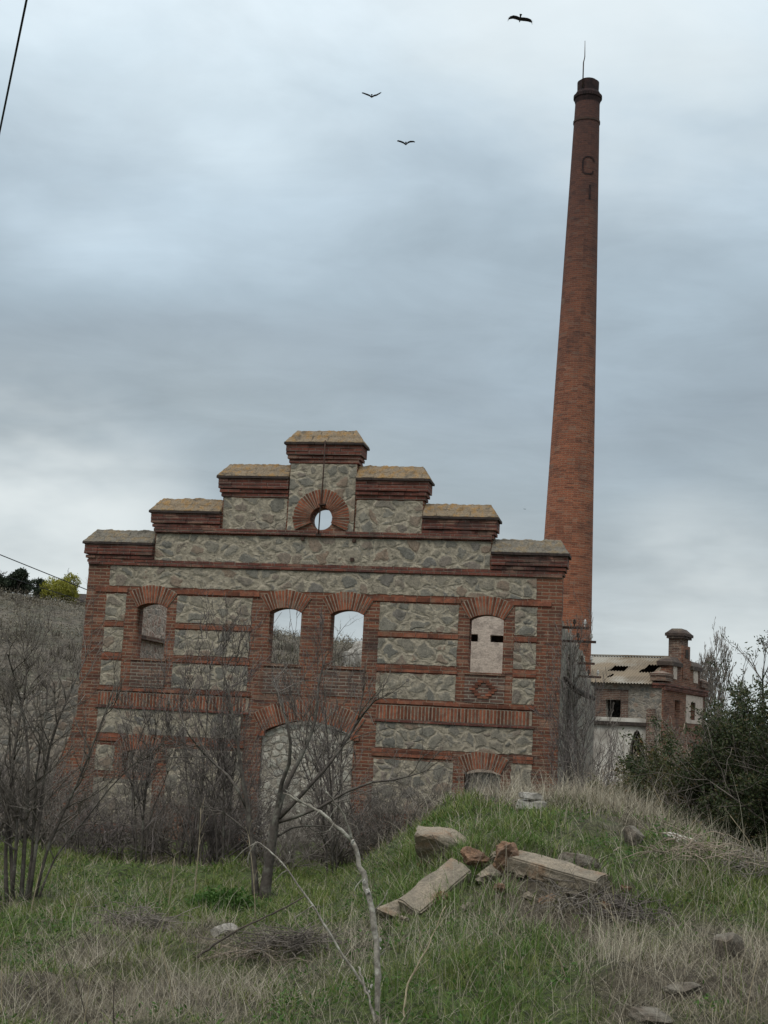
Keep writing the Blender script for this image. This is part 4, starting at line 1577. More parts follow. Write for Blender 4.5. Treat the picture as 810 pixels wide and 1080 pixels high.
def stones():
    # long fallen beam on the mound with a lump of masonry at one end
    a, b = on_ground(543, 918), on_ground(630, 942)
    mid = (a + b) / 2
    d = (b - a)
    L = d.length
    root = empty('fallen_beam', mid, math.atan2(d.y, d.x), 'long tan stone beam with a broken masonry lump at its left end, lying on the mound', 'masonry')
    pitch = -math.asin(max(-0.5, min(0.5, d.z / L)))
    o = link('beam', block_mesh('beam', (L + 0.06, 0.19, 0.125), 3), MAT['stone'], root)
    o.location = (0, 0, 0.06)
    o.rotation_euler = (R(16), pitch, 0)
    lump = link('masonry_lump', rock_mesh('masonry_lump', (0.20, 0.22, 0.24), 5, 4, rough=0.2), MAT['stone_rust'], root)
    lump.location = (-L / 2 - 0.04, -0.03, 0.10 - d.z / 2)
    a, b = on_ground(432, 965), on_ground(492, 925)
    mid = (a + b) / 2
    d = b - a
    L = d.length
    root = empty('broken_slab', mid, math.atan2(d.y, d.x), 'broken tan slab with a rusty broken end, tilted on the left slope of the mound', 'masonry')
    pitch = -math.asin(max(-0.6, min(0.6, d.z / L)))
    o = link('slab', block_mesh('slab', (L * 0.98, 0.24, 0.11), 8, 0.016), MAT['stone'], root)
    o.location = (-0.02, 0, 0.04)
    o.rotation_euler = (R(22), pitch - R(5), 0)
    o = link('broken_end', rock_mesh('broken_end', (0.20, 0.15, 0.14), 12, 4, rough=0.2), MAT['stone_rust'], root)
    o.location = (L / 2 + 0.02, 0.0, 0.13 + abs(d.z) * 0.5)
    o.rotation_euler = (0, R(-15), 0)
    rock('stone_block', 457, 904, (0.42, 0.26, 0.36), 'stone', 'angular tan stone block with one flat face, on the left shoulder of the mound', 21, (R(15), R(25), R(20)), 0.02)
    rock('flat_stone', 418, 962, (0.36, 0.26, 0.15), 'stone', 'flat tan stone below the broken slab', 23, (0, 0, R(10)), 0.055)
    rock('rubble_stone', 516, 925, (0.20, 0.15, 0.13), 'stone', 'small rounded stone between the broken slab and the long beam', 29, (0, 0, R(40)), 0.02)
    rock('fallen_stone', 612, 913, (0.34, 0.10, 0.10), 'stone_dark', 'grey brown stone lying in the grass behind the long beam', 33, (0, R(8), R(-14)), 0.02)
    # two stacked slabs on the crest
    p = on_ground(559, 856)
    o = link('stone_slab', block_mesh('stone_slab', (0.26, 0.2, 0.09), 31), MAT['stone_pale'])
    o.location = p + Vector((0, 0, 0.06))
    tag(o, 'pale stone slab at the top of the mound, under a darker one', 'stone')
    o2 = link('stone_slab', block_mesh('stone_slab', (0.20, 0.17, 0.065), 35), MAT['stone_grey'])
    o2.location = p + Vector((0.0, 0, 0.06 + 0.045 + 0.045))
    o2.rotation_euler = (0, R(2), R(8))
    tag(o2, 'darker stone slab resting on the pale slab at the top of the mound', 'stone')
    rock('white_stone', 236, 990, (0.19, 0.14, 0.12), 'stone_grey', 'small whitish stone in the grass at lower left', 41, (0, 0, 0.4), 0.01)
    rock('rubble_stone', 668, 889, (0.18, 0.13, 0.15), 'stone_dark', 'brownish grey stone in dry grass right of the mound top', 43, (0, 0, 0.2), 0.02)
    rock('white_stone', 717, 890, (0.24, 0.11, 0.10), 'stone_pale', 'whitish stone in dry grass below the dark bush', 45, (0, R(12), -0.4), 0.02)
    rock('flat_stone', 762, 905, (0.38, 0.15, 0.09), 'stone_dark', 'long flat grey stone at the foot of the dark bush', 47, (0, R(8), -0.3), 0.03)
    rock('rubble_stone', 768, 1012, (0.17, 0.14, 0.18), 'stone_dark', 'dark brown stone half buried in grass at the right', 49, (0, 0, 0.8), 0.0)
    rock('flat_stone', 724, 1044, (0.22, 0.14, 0.09), 'stone_dark', 'flat greyish topped stone in the grass below the dark brown stone', 51, (0, 0, 0.2), 0.04)
    rock('flat_stone', 688, 1074, (0.24, 0.15, 0.08), 'stone_dark', 'flat grey stone at the bottom edge right of the middle', 53, (0, 0, -0.2), 0.03)


def fragments():
    # small pieces of broken brick and mortar strewn round the fallen masonry
    rg = random.Random(14)
    first = None
    me = [block_mesh('brick_fragment', (rg.uniform(0.07, 0.13), rg.uniform(0.05, 0.09), rg.uniform(0.04, 0.055)), 60 + k, 0.05, 4) for k in range(4)]
    for k, m_ in enumerate(me):
        m_.materials.append(MAT['stone_rust'] if k % 2 else MAT['stone'])
    for k, (px, py) in enumerate(((505, 935), (528, 940), (560, 948), (478, 938), (600, 950), (446, 914), (524, 906), (640, 962), (425, 975), (575, 955), (492, 960), (660, 940), (548, 930), (468, 950))):
        p = on_ground(px, py)
        o = bpy.data.objects.new('brick_fragment', me[k % 4])
        C.objects.link(o)
        o.location = p + Vector((0, 0, 0.02))
        o.rotation_euler = (rg.uniform(-0.5, 0.5), rg.uniform(-0.5, 0.5), rg.uniform(0, 6))
        tag(o, 'small broken brick or mortar fragment in the grass around the fallen slabs', 'brick fragment', 'brick fragments around the fallen slabs')


stones()
fragments()


# ------------------------------------------------------------------ bare trees and shrubs
def tree_obj(name, loc, g, trunk_lv, limb_lv, crown_lv, mats, label, cat='tree', group=None, k=(7, 5, 3), minr=0.0, trunk_name='trunk', crown_name='crown'):
    root = empty(name, loc, 0, label, cat, group)
    for tm in g.lv.get(trunk_lv, []):
        v, f = tubes(tm[0][None], tm[1][None], k[0])
        link(trunk_name, mesh_np(trunk_name, v, f), mats[0], root, True)
    if limb_lv is not None:
        for pts, rad in g.lv.get(limb_lv, []):
            v, f = tubes(pts[None], np.maximum(rad[None], minr), k[1])
            link('limb', mesh_np('limb', v, f), mats[0], root, True)
    me = g.mesh(crown_name, crown_lv, k[2], minr)
    if me:
        link(crown_name, me, mats[1], root)
    return root


def px_path(pixels, Y, base, m, dy=None):
    """a limb drawn through photo pixels at distance Y (+ small depth offsets), relative to base"""
    pts = []
    for i, (x, y) in enumerate(pixels):
        p = at(x, y, Y + (dy[i] if dy else 0)) - base
        pts.append((p.x, p.y, p.z))
    return smooth_path(pts, m)


def trees():
    # --- left: many stemmed bare tree, close by
    base = on_ground(20, 952)
    Y = base.y
    g = Grower(3, 7, 0.15, 0.05)
    spec = [(13, 0.36, 42, 0.2, 0.009), (7, 0.55, 40, 0.2, 0.0052), (4, 0.6, 40, 0.2, 0.0033)]
    for pix, r in (([(8, 956), (6, 900), (14, 800), (26, 730), (30, 690)], 0.022), ([(22, 956), (26, 890), (30, 800), (22, 740), (8, 690)], 0.024),
                   ([(30, 954), (40, 880), (52, 790), (72, 735), (92, 690)], 0.020), ([(36, 952), (52, 890), (80, 830), (108, 760), (122, 720)], 0.018),
                   ([(14, 956), (10, 880), (-6, 790), (-22, 700)], 0.022), ([(2, 955), (-14, 900), (-40, 830), (-62, 740)], 0.020),
                   ([(26, 956), (34, 900), (38, 820), (48, 755), (52, 700)], 0.017), ([(40, 950), (58, 905), (92, 862), (140, 806), (196, 784)], 0.011),
                   ([(12, 954), (18, 870), (10, 790), (14, 715)], 0.018)):
        g.path(px_path(pix, Y, base, 9, list(g.r.uniform(-0.35, 0.35, len(pix)) * np.linspace(0, 1, len(pix)))), r, 0, spec, 0.28)
    tree_obj('bare_tree', base, g, 0, None, [1, 2, 3], (MAT['bark'], MAT['twig']), 'bare grey many stemmed tree at the left edge', k=(7, 5, 3), trunk_name='stem')

    # --- centre: dark spreading tree before the big arch
    base = on_ground(282, 946)
    Y = base.y
    g = Grower(8, 6, 0.2, 0.06)
    sp1 = [(9, 0.46, 45, 0.3, 0.009), (6, 0.55, 42, 0.25, 0.005), (4, 0.6, 40, 0.2, 0.0033)]
    tr = px_path([(278, 952), (283, 915), (288, 880), (292, 858), (303, 826), (318, 797), (332, 762), (336, 722), (344, 690)], Y, base, 22, [0, 0, 0, 0, 0.05, 0.1, 0.15, 0.2, 0.25])
    g.lv[9] = [(tr, np.interp(np.linspace(0, 1, 22), [0, 0.12, 0.36, 0.42, 0.7, 1], [0.080, 0.060, 0.052, 0.036, 0.020, 0.006])),
               (px_path([(270, 950), (268, 915), (264, 880), (261, 850), (255, 815), (250, 780), (243, 740), (234, 700)], Y, base, 18), np.interp(np.linspace(0, 1, 18), [0, 0.15, 0.4, 0.6, 1], [0.050, 0.038, 0.032, 0.022, 0.006]))]
    g.path(tr[9:], 0.03, 0, sp1, 0.25)
    g.path(g.lv[9][1][0][8:], 0.024, 0, sp1, 0.25)
    for pix, r in (([(291, 866), (296, 830), (307, 795), (300, 752), (288, 715)], 0.034),
                   ([(292, 865), (318, 838), (352, 800), (378, 760), (396, 738)], 0.032), ([(290, 868), (330, 855), (380, 828), (420, 822), (452, 812)], 0.024),
                   ([(262, 856), (244, 822), (220, 800), (196, 770), (188, 742)], 0.02),
                   ([(288, 885), (312, 872), (346, 872), (372, 878)], 0.016), ([(264, 880), (240, 860), (222, 852), (200, 850)], 0.014)):
        dd = list(g.r.uniform(-0.5, 0.5, len(pix)) * np.linspace(0, 1, len(pix)))
        g.path(px_path(pix, Y, base, 8, dd), r, 0, sp1, 0.25)
    root = tree_obj('bare_tree', base, g, 9, 0, [1, 2, 3], (MAT['bark'], MAT['twig']), 'dark bare tree with crooked spreading limbs before the big arch')

    # --- slim young trees against the left half of the facade
    for i, (px, py, tops, lab) in enumerate(((206, 908, [(210, 860), (216, 790), (222, 700)], 'slim bare sapling rising before the left wide panels, left of the pair'),
                                             (236, 905, [(236, 850), (234, 780), (238, 690)], 'slim bare sapling with dense purplish twigs, right of the pair'),
                                             (150, 900, [(152, 850), (160, 800), (170, 735)], 'thin bare sapling below the leftmost upper window'),
                                             (352, 905, [(350, 850), (346, 790), (340, 700)], 'thin bare sapling standing before the middle of the big arch'),
                                             (612, 846, [(610, 800), (605, 760), (602, 690)], 'bare vine like sapling against the right corner of the factory'))):
        Y = 21.5 if i != 4 else 26.5
        b = at(px, py, Y)
        b.z = float(Z(b.x, b.y)) - 0.05
        g = Grower(50 + i, 6, 0.16, 0.12)
        sp2 = [(12, 0.42, 34, 0.12, 0.011), (7, 0.55, 38, 0.15, 0.0065), (3, 0.6, 40, 0.2, 0.0042)]
        base_pix = at(px, py, Y)
        first = np.zeros(3)
        pts = [first] + [np.array(at(x, y, Y) - b) for x, y in tops]
        g.path(smooth_path(pts, 8), 0.022, 0, sp2, 0.25)
        for kx in (-0.35, 0.3):
            pts2 = [first + [kx * 0.2, 0, 0]] + [np.array(at(x, y, Y) - b) * [1, 1, 0.8] + [kx * (0.3 + 0.4 * j), 0.2 * kx, 0] for j, (x, y) in enumerate(tops)]
            g.path(smooth_path(pts2, 8), 0.016, 0, sp2, 0.25)
        tree_obj('bare_sapling', b, g, 0, None, [1, 2, 3], (MAT['bark'], MAT['twig_purple']), lab, trunk_name='stem', k=(5, 4, 3), minr=0.0035)

    # --- dead ivy stems on the right flank of the factory
    b = at(606, 836, 30.4)
    b.z = float(Z(b.x, b.y)) - 0.1
    g = Grower(71, 8, 0.06, 0.05)
    for i in range(9):
        x0, x1 = g.r.uniform(597, 612), g.r.uniform(596, 610)
        pts = [np.array(at(x0, 850, 30.4 + i * 0.12) - b), np.array(at((x0 + x1) / 2 + g.r.uniform(-3, 3), 770, 30.4 + i * 0.12) - b), np.array(at(x1, g.r.uniform(648, 715), 30.4 + i * 0.12) - b)]
        pts[0][2] = 0
        g.path(smooth_path(pts, 9), g.r.uniform(0.03, 0.06), 0, [(16, 0.10, 50, 0.1, 0.012), (4, 0.6, 50, 0.2, 0.007)], 0.4)
    tree_obj('dead_climber', b, g, 0, None, [1, 2], (MAT['bark_pale'], MAT['twig_grey']), 'dead grey ivy stems clinging to the right flank of the factory', 'climber', trunk_name='stem', k=(6, 4, 3), minr=0.004)

    # --- thicket shrubs: four kinds, copied
    protos = []
    for i in range(5):
        g = Grower(100 + i, 6, 0.24, 0.05)
        sp3 = [(7, 0.5, 45, 0.15, 0.007), (4, 0.6, 45, 0.15, 0.0045)]
        rs = g.r
        for s in range(30 if i < 4 else 24):
            a, ti = rs.uniform(0, 6.28), rs.uniform(0.1, 0.8)
            d = np.array([math.cos(a) * math.sin(ti), math.sin(a) * math.sin(ti), math.cos(ti)])
            g.limb(np.array([rs.normal(0, 0.22), rs.normal(0, 0.22), 0]), d, rs.uniform(0.8, 1.45), 0.014, 0, sp3)
        g.lv[0], rest = g.lv[0], None
        stems = g.mesh('stems', [0], 4, 0.004)
        tw = g.mesh('twigs', [1, 2], 3, 0.0028)
        protos.append((stems, tw))
    for me, mt in ((protos[0], 'twig'), (protos[1], 'twig_purple'), (protos[2], 'twig_grey'), (protos[3], 'twig'), (protos[4], 'twig_pale')):
        for m_ in me:
            m_.materials.append(MAT[mt])

    def shrub(kind, x, y, sx, sz, rz, label, group='bare shrubs crowding the foot of the facade', name='bare_shrub', dz=-0.05):
        root = empty(name, gz(x, y, dz), rz, label, 'shrub', group)
        root.scale = (sx, sx, sz * (0.95 if x < 3 else 0.92))
        for nm, me in zip(('stems', 'twigs'), protos[kind]):
            o = bpy.data.objects.new(nm, me)
            C.objects.link(o)
            o.parent = root
        return root
    T = [(0, 70, 24.5, 1.2, 1.15, 'bare brown shrub at the flared left corner of the facade'),
         (1, 105, 22.5, 1.0, 0.75, 'bare shrub at the meadow edge below the leftmost small stone panels'),
         (3, 133, 25.0, 1.0, 0.8, 'dense bare shrub just below the low left window'),
         (2, 172, 23.2, 0.9, 0.8, 'greyish bare shrub right of the low left window'),
         (0, 195, 24.0, 1.2, 1.3, 'tall bare shrub below the left wide panels'),
         (1, 226, 22.6, 1.1, 1.1, 'purplish bare shrub at the feet of the sapling pair'),
         (3, 258, 24.8, 1.2, 1.1, 'bare shrub against the brick pier left of the big arch'),
         (2, 330, 24.6, 1.1, 0.95, 'grey bare shrub in front of the left half of the blocked arch'),
         (0, 368, 23.2, 1.2, 1.0, 'brown bare shrub in front of the right half of the blocked arch'),
         (1, 400, 25.0, 1.2, 1.0, 'bare shrub against the brick pier right of the big arch'),
         (3, 432, 23.0, 1.2, 1.1, 'bare shrub rising behind the left slope of the mound'),
         (0, 468, 24.8, 1.2, 1.15, 'bare brown shrub below the right wide panels'),
         (2, 505, 24.3, 1.1, 1.15, 'grey bare shrub covering the low right window'),
         (1, 545, 25.2, 1.2, 1.1, 'purplish bare shrub below the right end of the facade'),
         (3, 585, 25.6, 1.0, 1.1, 'bare shrub at the right corner of the factory'),
         (0, 40, 27.5, 1.3, 1.3, 'bare shrub in front of the broken rubble wall'),
         (1, 5, 26.0, 1.4, 1.4, 'bare shrub behind the many stemmed tree at the left edge'),
         (2, 300, 20.6, 0.7, 0.6, 'low bare shrub behind the trunk of the dark tree'),
         (2, 640, 27.0, 1.3, 1.9, 'tall grey bare shrub between factory and outbuilding'),
         (1, 614, 26.8, 1.2, 2.1, 'tall purplish bare shrub beside the factory flank'),
         (4, 700, 24.0, 1.5, 1.75, 'pale bare shrub in front of the outbuilding gable'),
         (4, 672, 29.0, 1.4, 1.3, 'pale bare shrub below the pointed opening of the outbuilding'),
         (4, 728, 22.0, 1.2, 1.5, 'pale twiggy shrub left of the dark evergreen bush'),
         (2, 752, 26.0, 1.4, 1.9, 'grey twiggy shrub behind the dark evergreen bush'),
         (4, 708, 20.5, 1.3, 1.75, 'pale twiggy shrub rising behind the olive bushes before the brick gable'),
         (2, 690, 22.5, 1.3, 1.6, 'grey bare shrub before the corner of the outbuilding'),
         (4, 645, 25.0, 1.2, 1.4, 'pale bare shrub in front of the white plaster of the outbuilding')]
    rg = random.Random(5)
    for kd, px, Y, sx, sz, lab in T:
        p = at(px, 850, Y)
        shrub(kd, p.x, p.y, sx, sz, rg.uniform(0, 6.2), lab)

    # --- evergreen bushes on the right: twigs and dark leaves
    def bush(seed, px, Y, h, w, label, mat='leaf_dark', per=5, dens=1.0, lsize=0.026, name='evergreen_bush', nst=34):
        p = at(px, 850, Y)
        b = gz(p.x, p.y, -0.05)
        g = Grower(seed, 6, 0.24, 0.06)
        rs = g.r
        sp4 = [(8, 0.5, 45, 0.15, 0.009), (6, 0.6, 45, 0.15, 0.0055)]
        for s in range(nst):
            a, ti = rs.uniform(0, 6.28), rs.uniform(0.05, 1.0) ** 0.8
            d = np.array([math.cos(a) * math.sin(ti) * w, math.sin(a) * math.sin(ti) * w, math.cos(ti)])
            g.limb(np.array([rs.normal(0, 0.3 * w), rs.normal(0, 0.3 * w), 0]), d, h * rs.uniform(0.6, 1.05), 0.016, 0, sp4)
        root = empty(name, b, 0, label, 'bush')
        link('branches', g.mesh('branches', [0, 1, 2], 3, 0.003), MAT['twig'], root)
        tips = np.concatenate([t[1:] for t in g.tips])
        keep = rs.uniform(0, 1, len(tips)) < dens
        # leave gaps: thin out by a coarse noise
        nn = vnoise(tips[:, 0] * 2.2 + 31, tips[:, 2] * 2.2 + seed, 9) * 0.6 + vnoise(tips[:, 1] * 2.2, tips[:, 2] * 2.2, 10) * 0.4
        keep &= nn > 0.33
        v, f = leaves(tips[keep], rs, lsize, 0.035, per)
        link('foliage', mesh_np('foliage', v, f), MAT[mat], root)
        return root
    bush(201, 826, 16.2, 1.75, 0.75, 'large dark evergreen bush filling the right edge', 'leaf_dark', 14, lsize=0.020, nst=50)
    bush(202, 788, 17.6, 1.40, 0.8, 'dark evergreen bush left of the largest one', 'leaf_dark', 14, lsize=0.020, nst=46)
    bush(203, 668, 19.0, 1.2, 0.9, 'low olive green bush with rusty leaves below the outbuilding', 'leaf_olive', 9, lsize=0.020, nst=36)
    bush(204, 732, 18.0, 1.4, 0.9, 'olive green bush between the low one and the dark bushes', 'leaf_olive', 9, lsize=0.020, nst=40)
    bush(205, 860, 15.4, 2.0, 0.75, 'dark evergreen bush cut by the right edge', 'leaf_dark', 14, lsize=0.020)
    # sparse thorn tree poking out above them
    base = at(802, 860, 17.2)
    base.z = float(Z(base.x, base.y))
    g = Grower(77, 7, 0.2, 0.08)
    sp5 = [(9, 0.30, 46, 0.25, 0.011), (6, 0.5, 44, 0.2, 0.0065), (3, 0.6, 42, 0.2, 0.004)]
    for pix, r in (([(800, 866), (803, 810), (806, 760), (804, 720), (806, 700)], 0.030), ([(796, 866), (790, 810), (786, 765), (772, 728), (768, 716)], 0.022),
                   ([(806, 866), (820, 800), (832, 750), (838, 715)], 0.026), ([(795, 866), (778, 820), (766, 785), (756, 765)], 0.018)):
        g.path(px_path(pix, 17.2, base, 8, list(g.r.uniform(-0.4, 0.4, len(pix)))), r, 0, sp5, 0.2)
    root = tree_obj('thorn_tree', base, g, 0, None, [1, 2, 3], (MAT['bark'], MAT['twig']), 'sparse thorny tree rising above the dark bush at the right edge', minr=0.003, trunk_name='stem')
    tips = np.concatenate([t[1:] for t in g.tips])
    keep = g.r.uniform(0, 1, len(tips)) < 0.2
    v, f = leaves(tips[keep], g.r, 0.018, 0.03, 2)
    link('foliage', mesh_np('foliage', v, f), MAT['leaf_dark'], root)

    # --- distant bare poplars behind the outbuilding
    for i, (px, top, Y, hw, lab) in enumerate(((756, 690, 84, 0.75, 'tall pale bare poplar right of the outbuilding'), (742, 706, 88, 0.5, 'shorter bare poplar just behind the outbuilding gable'),)):
        b = at(px - 3, 790, Y)
        b.z = float(Z(b.x, b.y))
        tp = at(px, top, Y)
        H = tp.z - b.z
        g = Grower(300 + i, 6, 0.05, 0.10)
        sp6 = [(16, 0.34, 20, 0.2, 0.03), (6, 0.5, 22, 0.15, 0.018), (3, 0.5, 24, 0.2, 0.012)]
        for s in range(5):
            ox = (s - 2) * hw * 0.32
            pts = [np.array([ox * 0.4, 0, 0]), np.array([ox * 0.8, 0, H * 0.4]), np.array([ox * 1.1, 0, H * 0.7]), np.array([ox * 1.25 + tp.x - b.x, 0, H * (1 - abs(s - 2) * 0.05)])]
            g.path(smooth_path(pts, 7), 0.07, 0, sp6, 0.15)
        tree_obj('bare_poplar', b, g, 0, None, [1, 2, 3], (MAT['twig_grey'], MAT['twig_grey']), lab, trunk_name='stem', k=(5, 3, 3), minr=0.010)


trees()


# ------------------------------------------------------------------ far hillside
def crown_tree(name, px, py_base, Y, w, h, mat, label, seed, n=5000, lsize=0.12, lobes=7, trunk=0.3):
    b = at(px, py_base, Y)
    b.z = float(Z(b.x, b.y)) - 0.1
    root = empty(name, b, 0, label, 'tree')
    rs = np.random.RandomState(seed)
    g = Grower(seed, 6, 0.12, 0.08)
    g.limb(np.zeros(3), (0.05, 0, 1), h * 0.7, 0.14, 0, [(9, 0.55, 50, 0.3, 0.05), (5, 0.55, 45, 0.3, 0.03)])
    link('trunk', g.mesh('trunk', [0, 1, 2], 4, 0.015), MAT['bark'], root)
    cs = []
    for i in range(lobes):
        a = rs.uniform(0, 6.28)
        r = math.sqrt(rs.uniform(0, 1)) * w * 0.34
        cs.append((r * math.cos(a), r * math.sin(a), h * rs.uniform(0.22, 0.76), w * rs.uniform(0.17, 0.27)))
    pts = []
    for i in range(n):
        cx, cy, cz, cr = cs[rs.randint(lobes)]
        d = rs.normal(0, 1, 3)
        d /= np.linalg.norm(d)
        rr = cr * rs.uniform(0.35, 1.08) ** 0.6
        pts.append((cx + d[0] * rr, cy + d[1] * rr, cz + d[2] * rr * 0.9))
    P = np.array(pts)
    nn = vnoise(P[:, 0] * 1.5 + 9, P[:, 2] * 1.5, seed) * 0.5 + vnoise(P[:, 1] * 1.5 + 9, P[:, 2] * 1.5, seed + 1) * 0.5
    P = P[nn > 0.36]
    v, f = leaves(P, rs, lsize, 0.06, 2)
    link('crown', mesh_np('crown', v, f), MAT[mat], root)


def hillside():
    crown_tree('willow_tree', 62, 636, 118, 3.9, 3.3, 'leaf_yellow', 'round yellow green tree on the ridge left of the factory', 1, 6000, 0.10, 9)
    crown_tree('dark_tree', 16, 634, 122, 3.2, 2.6, 'leaf_pine', 'dark evergreen tree on the ridge at the left edge, the larger one', 2, 4000, 0.12)
    crown_tree('dark_tree', -4, 634, 121, 2.4, 2.2, 'leaf_pine', 'dark evergreen tree cut by the left edge on the ridge', 3, 3000, 0.12)
    crown_tree('dark_tree', 36, 640, 119, 1.7, 1.9, 'leaf_pine', 'small dark evergreen between the larger dark tree and the yellow tree', 4, 2000, 0.10)
    # long dark roof beyond the ridge
    b = at(92, 640, 126)
    b.z = float(Z(b.x, b.y))
    root = empty('ridge_shed', b, 0, 'low dark roofed shed on the ridge, mostly behind the factory corner', 'shed')
    mb = MB()
    mb.box(-1.6, 3.5, 0, 3, -1.0, 0.6)
    mb.build('walls', MAT['dark'], root)
    mb = MB()
    mb.hexa([(-1.8, -0.3, 0.602), (3.7, -0.3, 0.602), (3.7, 3.3, 0.602), (-1.8, 3.3, 0.602), (-1.5, 1.4, 1.5), (3.4, 1.4, 1.5), (3.4, 1.6, 1.5), (-1.5, 1.6, 1.5)])
    mb.build('roof', MAT['tile_edge'], root)
    # rocky outcrop seen through the third window
    p = at(384, 690, 95)
    o = link('rock_outcrop', rock_mesh('rock_outcrop', (4.6, 3.5, 6.2), 61, 5, rough=0.16), MAT['stone_grey'])
    o.location = (p.x + 0.35, p.y, at(384, 664, 95).z - 3.0)
    tag(o, 'grey rocky outcrop on the hillside seen through the window right of the middle', 'rock')
    # scrub that covers the slope
    rs = np.random.RandomState(12)
    n = 26000
    y = rs.uniform(52, 124, n)
    x = rs.uniform(-0.36, 0.12, n) * y
    keep = vnoise(x * 0.16, y * 0.16, 21) * 0.6 + vnoise(x * 0.6, y * 0.6, 22) * 0.4 > rs.uniform(0.25, 0.7, n)
    x, y = x[keep], y[keep]
    c = np.stack([x, y, Z(x, y) + 0.15], 1)
    v, f = leaves(c, rs, 0.075, 0.20, 8)
    o = link('hillside_scrub', mesh_np('hillside_scrub', v, f), MAT['thatch'])
    tag(o, 'low dry brown scrub covering the hillside behind the factory', 'scrub', kind='stuff')
    m = 1500
    cy = rs.uniform(52, 123, m)
    cx = rs.uniform(-0.36, 0.12, m) * cy
    ok = vnoise(cx * 0.14, cy * 0.14, 25) > 0.42
    cx, cy = cx[ok], cy[ok]
    k = 26
    sz = np.repeat(rs.uniform(0.35, 1.0, len(cx)), k)
    bx_, by_ = np.repeat(cx, k) + rs.normal(0, 0.35, len(cx) * k) * sz, np.repeat(cy, k) + rs.normal(0, 0.35, len(cx) * k) * sz
    n = len(bx_)
    v, f = blades(bx_, by_, sz * rs.uniform(0.5, 1.6, n), 0.030 * rs.uniform(0.6, 1.5, n), np.abs(rs.normal(0.4, 0.3, n)), rs.uniform(0, 0.6, n), rs, seg=2)
    o = link('hillside_brush', mesh_np('hillside_brush', v, f), MAT['brush_dark'])
    tag(o, 'dark bare brush dotted over the hillside behind the factory', 'brush', kind='stuff')


# ------------------------------------------------------------------ grass
def blades(x, y, L, w, lean, curl, rs, seg=3, heading=None):
    n = len(x)
    base = np.stack([x, y, Z(x, y) - 0.01], 1)
    a = rs.uniform(0, 2 * np.pi, n) if heading is None else heading
    hd = np.stack([np.cos(a), np.sin(a), np.zeros(n)], 1)
    sd_ = np.stack([-np.sin(a), np.cos(a), np.zeros(n)], 1)
    tw = rs.uniform(-0.9, 0.9, n)[:, None]
    sd_ = sd_ * np.cos(tw) + hd * np.sin(tw)
    pts, ang = [base], lean.copy()
    for i in range(seg):
        step = (hd * np.sin(ang)[:, None] + np.array([0, 0, 1]) * np.cos(ang)[:, None]) * (L / seg)[:, None]
        pts.append(pts[-1] + step)
        ang = ang + curl / seg
    V = []
    for i in range(seg):
        ww = (w * (1 - 0.22 * i) / 2)[:, None]
        V += [pts[i] - sd_ * ww, pts[i] + sd_ * ww]
    V.append(pts[seg])
    k = 2 * seg + 1
    V = np.stack(V, 1).reshape(-1, 3)
    # never dive below the turf
    zt = Z(V[:, 0], V[:, 1]) + 0.002
    V[:, 2] = np.maximum(V[:, 2], zt - 0.02)
    idx = np.arange(n) * k
    F4 = np.concatenate([np.stack([idx + 2 * i, idx + 2 * i + 1, idx + 2 * i + 3, idx + 2 * i + 2], 1) for i in range(seg - 1)])
    F3 = np.stack([idx + 2 * seg - 2, idx + 2 * seg - 1, idx + 2 * seg], 1)
    return V, [F4, F3]


def scatter(n, rs, y0, y1, power=1.6):
    t = rs.uniform(0, 1, n)
    y = (y0 ** (2 - power) + t * (y1 ** (2 - power) - y0 ** (2 - power))) ** (1 / (2 - power)) if power != 2 else y0 * (y1 / y0) ** t
    x = rs.uniform(-1, 1, n) * (0.30 * y + 0.9)
    return x, y


